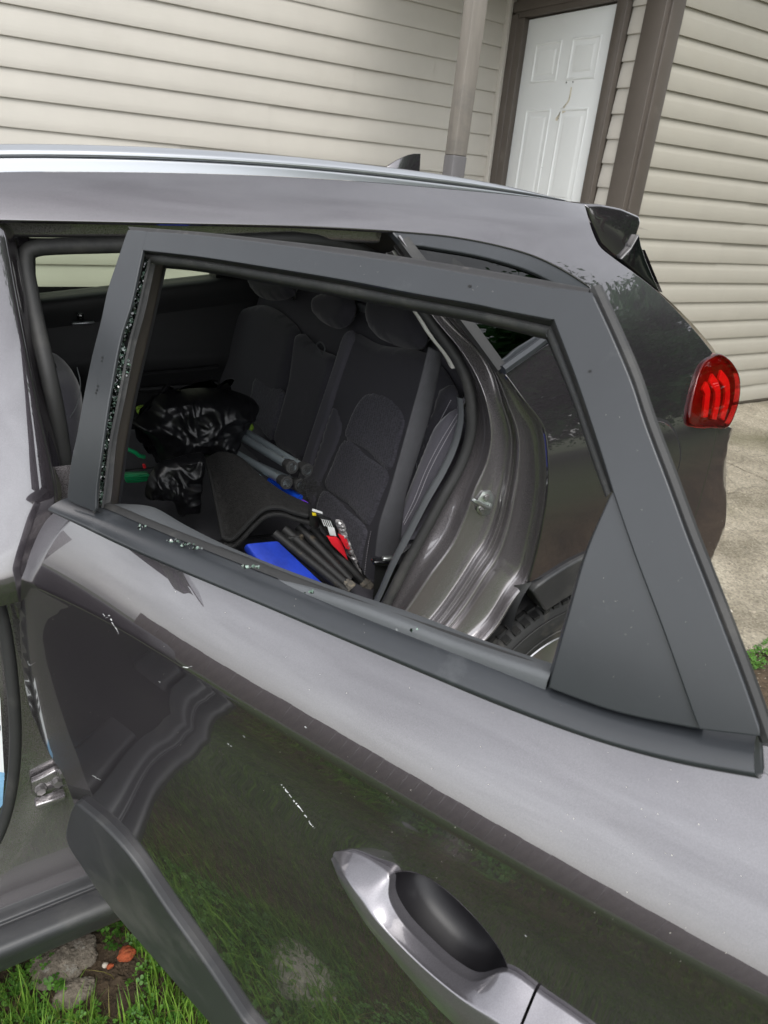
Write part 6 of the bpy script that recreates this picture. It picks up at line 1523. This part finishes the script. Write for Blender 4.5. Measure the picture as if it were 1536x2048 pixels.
m_grass = leafmat('grass_blades', (0.065, 0.16, 0.018), (0.24, 0.40, 0.055)); m_straw = leafmat('dry_grass', (0.22, 0.20, 0.06), (0.38, 0.33, 0.12)); m_clover = leafmat('clover_leaf', (0.045, 0.14, 0.018), (0.13, 0.30, 0.04))
def gnd(px, py, z=0.0): return atZ(px, py, z)
stone_c = gnd(140, 1935); soil_c = gnd(232, 1950)
def bare(x, y):
    """1 where no grass grows: stone and bare soil by the sill"""
    d1 = hypot((x-stone_c.x)/0.085, (y-stone_c.y)/0.11); d2 = hypot((x-soil_c.x)/0.055, (y-soil_c.y)/0.10); n_ = 0.25*noise.noise(Vector((x*14, y*14, 2)))
    return (d1+n_ < 1) or (d2+n_ < 1)
def blades(name, n, region, hmin, hmax, wid, mat, keep, bend=0.6, seg=2, seed=1):
    rnd = random.Random(seed); V = []; F = []
    for _ in range(n):
        x = rnd.uniform(*region[0]); y = rnd.uniform(*region[1])
        k = keep(x, y)
        if rnd.random() > k: continue
        h = rnd.uniform(hmin, hmax)*(0.6+0.8*max(0, 0.5+noise.noise(Vector((x*5, y*5, 1))))); a = rnd.uniform(0, 2*pi); l = rnd.uniform(0.1, bend)*h; w = wid*rnd.uniform(0.7, 1.3)
        dx, dy = cos(a), sin(a); sx, sy = -dy*w, dx*w; z0 = -0.02+wobble(x, y); b = len(V)
        for i in range(seg+1):
            t = i/seg; ww = (1-t**1.5); cx_ = x+dx*l*t*t; cy_ = y+dy*l*t*t; cz_ = z0+h*(t-0.25*t*t*(l/h))
            if i < seg: V.append((cx_-sx*ww, cy_-sy*ww, cz_)); V.append((cx_+sx*ww, cy_+sy*ww, cz_))
            else: V.append((cx_, cy_, cz_))
        for i in range(seg-1): F.append((b+2*i, b+2*i+1, b+2*i+3, b+2*i+2))
        F.append((b+2*seg-2, b+2*seg-1, b+2*seg))
    return mesh_obj(name, V, F, mat, None, smooth=True)
def k_near(x, y):
    if bare(x, y) and y > 0.4: return 0.02
    if y > 1.16: return 0.15
    return 0.9
g1 = blades('grass', 80000, ((-2.8, 1.3), (-1.0, 1.2)), 0.03, 0.075, 0.0016, m_grass, k_near, seed=3); tag(g1, 'short green grass growing beside and under the open door', 'grass', kind='stuff')
g1b = blades('grass', 2600, ((-0.35, 0.45), (0.45, 1.1)), 0.08, 0.16, 0.0022, m_grass, lambda x, y: 0.0 if bare(x, y) else (0.9 if noise.noise(Vector((x*4, y*4, 5))) > 0.0 or x < 0.0 else 0.08), bend=0.45, seg=4, seed=5); tag(g1b, 'taller bright green grass tufts by the car sill', 'grass', kind='stuff')
g1c = blades('dry_grass', 900, ((-0.4, 0.9), (0.2, 1.1)), 0.05, 0.12, 0.0011, m_straw, lambda x, y: 0.5, bend=1.2, seg=4, seed=8); tag(g1c, 'thin dry straw coloured grass stalks among the weeds', 'grass', kind='stuff')
g2 = blades('lawn_grass', 26000, ((-7.5, 3.0), (-6.5, -0.9)), 0.05, 0.12, 0.006, m_grass, lambda x, y: 1.0, seed=11); tag(g2, 'lawn grass stretching away from the car', 'grass', kind='stuff')
g3 = blades('lawn_grass', 26000, ((-9.0, -2.7), (-0.9, 2.2)), 0.05, 0.11, 0.005, m_grass, lambda x, y: 1.0, seed=13); tag(g3, 'lawn grass in front of the car towards the fence', 'grass', kind='stuff')
# weeds: clover-like leaves in rosettes
def weeds(n, region, seed, size, keep):
    rnd = random.Random(seed); V = []; F = []
    for _ in range(n):
        x = rnd.uniform(*region[0]); y = rnd.uniform(*region[1])
        if not keep(x, y): continue
        z = -0.02+wobble(x, y)+rnd.uniform(0.006, 0.045); s = rnd.uniform(*size); a0 = rnd.uniform(0, 2*pi); tx, ty = rnd.uniform(-0.5, 0.5), rnd.uniform(-0.5, 0.5)
        for k in range(3):
            a = a0+k*2.1; ca, sa = cos(a), sin(a); b = len(V)
            for (r, t_) in ((0.05, 0), (0.55, 0.5), (1.0, 0.42), (1.12, 0), (1.0, -0.42), (0.55, -0.5)):
                ux, uy = s*(r*ca-t_*sa), s*(r*sa+t_*ca); V.append((x+ux, y+uy, z+tx*ux+ty*uy+0.15*abs(t_)*s))
            F.append((b, b+1, b+2, b+3)); F.append((b, b+3, b+4, b+5))
    return mesh_obj('clover', V, F, m_clover, None, smooth=False)
w0 = weeds(420, ((stone_c.x-0.12, soil_c.x+0.1), (stone_c.y-0.15, stone_c.y+0.15)), 41, (0.005, 0.010), lambda x, y: noise.noise(Vector((x*9, y*9, 21))) > 0.05); tag(w0, 'scattered clover leaves over the stone and bare soil', 'clover', kind='stuff')
w1 = weeds(9000, ((-0.3, 0.9), (0.25, 1.22)), 21, (0.004, 0.009), lambda x, y: (not bare(x, y)) and noise.noise(Vector((x*6, y*6, 11))) > -0.18); tag(w1, 'patch of small leafed green clover weeds by the sill', 'clover', kind='stuff')
# driveway edge tuft and soil line weeds on the right
te = gnd(1500, 1325)
w2 = weeds(320, ((te.x-0.2, te.x+0.35), (te.y-0.05, te.y+0.05)), 31, (0.006, 0.012), lambda x, y: True); tag(w2, 'small green weeds along the broken edge of the concrete', 'clover', kind='stuff')

# ================================================================== stones and rubbish
m_stone = material('grey_stone', (0.17, 0.145, 0.115), rough=0.95, var=(60, 0.55), bump=(140, 1.0, 0.006), dirt=((0.42, 0.42, 0.39), 22, 0.56, 0.75)); m_brick = material('orange_brick', (0.33, 0.075, 0.028), rough=0.95, var=(120, 0.6), bump=(160, 1.0, 0.004), dirt=((0.06, 0.07, 0.02), 60, 0.56, 0.7)); m_pale = material('pale_pebble', (0.55, 0.50, 0.42), rough=0.8, var=(40, 0.15))
def rock(name, c, s, mat, label, cat, seed, flat_=0.4, sub=3, group=None):
    bm = bmesh.new(); bmesh.ops.create_icosphere(bm, subdivisions=sub, radius=1.0)
    for v in bm.verts:
        p = v.co.copy(); d = 1+0.28*noise.noise(p*1.3+Vector((seed, 0, 0)))+0.12*noise.noise(p*3.1+Vector((0, seed, 0)))+0.05*noise.noise(p*8+Vector((0, 0, seed)))+(0.05*noise.noise(p*19+Vector((seed, seed, 0)))+0.03*noise.noise(p*41) if sub > 3 else 0)
        p = p*d; p.z = p.z*flat_; v.co = Vector((p.x*s[0], p.y*s[1], p.z*s[2]))+c
    o = bm_obj(name, bm, mat, None, smooth=True, sharp=40); return tag(o, label, cat, group)
rock('stone', Vector((stone_c.x-0.012, stone_c.y+0.03, -0.006)), (0.070, 0.055, 0.055), m_stone, 'flat grey lichen covered stone beside the bare soil', 'stone', 1.0, 0.4, 5)
rock('stone', Vector((gnd(145, 1985).x, gnd(145, 1985).y, -0.004)), (0.042, 0.030, 0.040), m_stone, 'smaller grey stone in front of the lichen covered one', 'stone', 4.0, 0.4, 5)
rock('brick_fragment', gnd(253, 1908, 0.006), (0.019, 0.016, 0.022), m_brick, 'orange broken brick fragment among green weeds', 'brick', 2.0, 0.6, 4)
rock('brick_fragment', gnd(220, 1932, 0.0), (0.008, 0.006, 0.008), m_brick, 'small orange brick chip on bare dark soil', 'brick', 9.0, 0.6, 2)
rock('pebble', gnd(210, 1930, 0.0), (0.007, 0.006, 0.008), m_pale, 'pale pebble lying next to the brick chip', 'pebble', 6.0, 0.7, 2)
rock('pebble', gnd(1460, 1222, 0.016), (0.012, 0.010, 0.012), m_pale, 'pale pebble on the concrete behind the car', 'pebble', 3.0, 0.6, 2)

m_stone2 = material('pale_stone', (0.30, 0.275, 0.24), rough=0.95, var=(40, 0.4), bump=(120, 1.0, 0.005))
# a flat slab of stone in the grass in front of the door
STONE2 = Vector((-0.14, 0.60, 0.0))
rock('stone', STONE2, (0.115, 0.085, 0.07), m_stone2, 'broad pale flat stone bedded in the grass in front of the door', 'stone', 12.0, 0.35, 4)

# ================================================================== fence and trees around the yard
m_fence = material('weathered_fence', (0.16, 0.13, 0.095), rough=0.85, var=(8, 0.3, (1, 1, 0.2)), bump=(60, 0.5, 0.003, (1, 1, 0.1)))
fence = empty('board_fence', (-15.0, -1.5, 0)); tag(fence, 'tall weathered board fence across the lawn from the car', 'fence')
src = None
for k in range(64):
    y_ = -10.5+k*0.276; h = 1.55+0.02*sin(k*1.7)
    if src is None: src = box('board', (0, 0, 0), (0.022, 0.27, 1.0), m_fence, fence); o = src
    else:
        o = src.copy(); COL.objects.link(o); o.parent = fence; o.matrix_parent_inverse = Matrix.Translation(-fence.location)
    o.location = (-15.0+0.01*(k % 2), y_, 0.05+h/2); o.scale = (1, 1, h)
for z_ in (0.45, 1.45): box('rail', (-15.05, -1.8, z_), (0.05, 17.6, 0.09), m_fence, fence)
m_leaf = leafmat('tree_leaf', (0.018, 0.085, 0.018), (0.06, 0.21, 0.045), 0.5, 0.3); m_bark = material('bark', (0.09, 0.07, 0.05), rough=0.95, var=(20, 0.3, (1, 1, 0.2)), bump=(30, 0.9, 0.01, (1, 1, 0.2)))
def tree(x, y, h, r, seed, label):
    rnd = random.Random(seed); t = empty('leafy_tree', (x, y, 0)); tag(t, label, 'tree', 'trees around the yard')
    path = [Vector((x, y, -0.05))]; n = 6
    for i in range(1, n): path.append(Vector((x+0.12*rnd.uniform(-1, 1)*i/2, y+0.12*rnd.uniform(-1, 1)*i/2, h*0.62*i/(n-1))))
    trunk = tube('trunk', path, 0.16, m_bark, t, n=10, sub=4, scale=[lerp(1.25, 0.45, i/(4*(n-1))) for i in range(4*(n-1)+1)])
    cl = []
    for k in range(9):
        a = rnd.uniform(0, 2*pi); st_ = path[rnd.randint(2, n-1)]; en = Vector((x+r*0.7*cos(a)*rnd.uniform(.4, 1), y+r*0.7*sin(a)*rnd.uniform(.4, 1), h*rnd.uniform(0.5, 0.95)))
        tube('limb', [st_, st_.lerp(en, 0.5)+Vector((0, 0, 0.2)), en], 0.05, m_bark, trunk, n=6, sub=4, scale=[lerp(1, 0.25, i/8) for i in range(9)]); cl.append(en)
    for k in range(24):
        a = rnd.uniform(0, 2*pi); q = r*sqrt(rnd.random()); cl.append(Vector((x+q*cos(a), y+q*sin(a), h*(0.50+0.43*rnd.uniform(-1, 1)*(1-q/r*0.4)))))
    V = []; F = []
    for c in cl:
        cr_ = r*rnd.uniform(0.24, 0.42)
        for j_ in range(760):
            core = j_ < 140
            d = Vector((rnd.gauss(0, 1), rnd.gauss(0, 1), rnd.gauss(0, 0.75))); d = d.normalized()*cr_*(rnd.random()**0.45)*(0.72 if core else 1.0); p = c+d
            s = rnd.uniform(0.16, 0.30) if core else rnd.uniform(0.04, 0.085); u_ = Vector((rnd.gauss(0, 1), rnd.gauss(0, 1), rnd.gauss(0, 0.5))).normalized(); w_ = u_.orthogonal().normalized(); b = len(V)
            V.extend([p-u_*s, p+w_*s*0.5, p+u_*s, p-w_*s*0.5]); F.append((b, b+1, b+2, b+3))
    mesh_obj('crown', V, F, m_leaf, t, smooth=False); return t
TREES = [(6.6, -4.8, 8.0, 3.3), (9.8, -3.4, 8.5, 3.4), (8.2, -7.8, 9.5, 3.4), (13.5, -2.0, 8.0, 3.2)]
LB = ['leafy tree across the driveway from the tail of the car', 'leafy tree beyond the driveway, facing the house corner', 'tallest leafy tree, standing back from the driveway', 'leafy tree farthest along the driveway, past the house corner']
for k, (a, b, h, r) in enumerate(TREES): tree(a, b, h, r, 100+k, LB[k])

# crumbs of soil on the bare patch
gs = grit(1500, ((soil_c.x-0.11, soil_c.x+0.10), (soil_c.y-0.16, soil_c.y+0.14)), lambda x, y: -0.02+wobble(x, y)+0.002, (0.0015, 0.005), 'soil_crumbs', m_soil); tag(gs, 'loose dark soil crumbs on the bare patch by the sill', 'soil', kind='stuff')
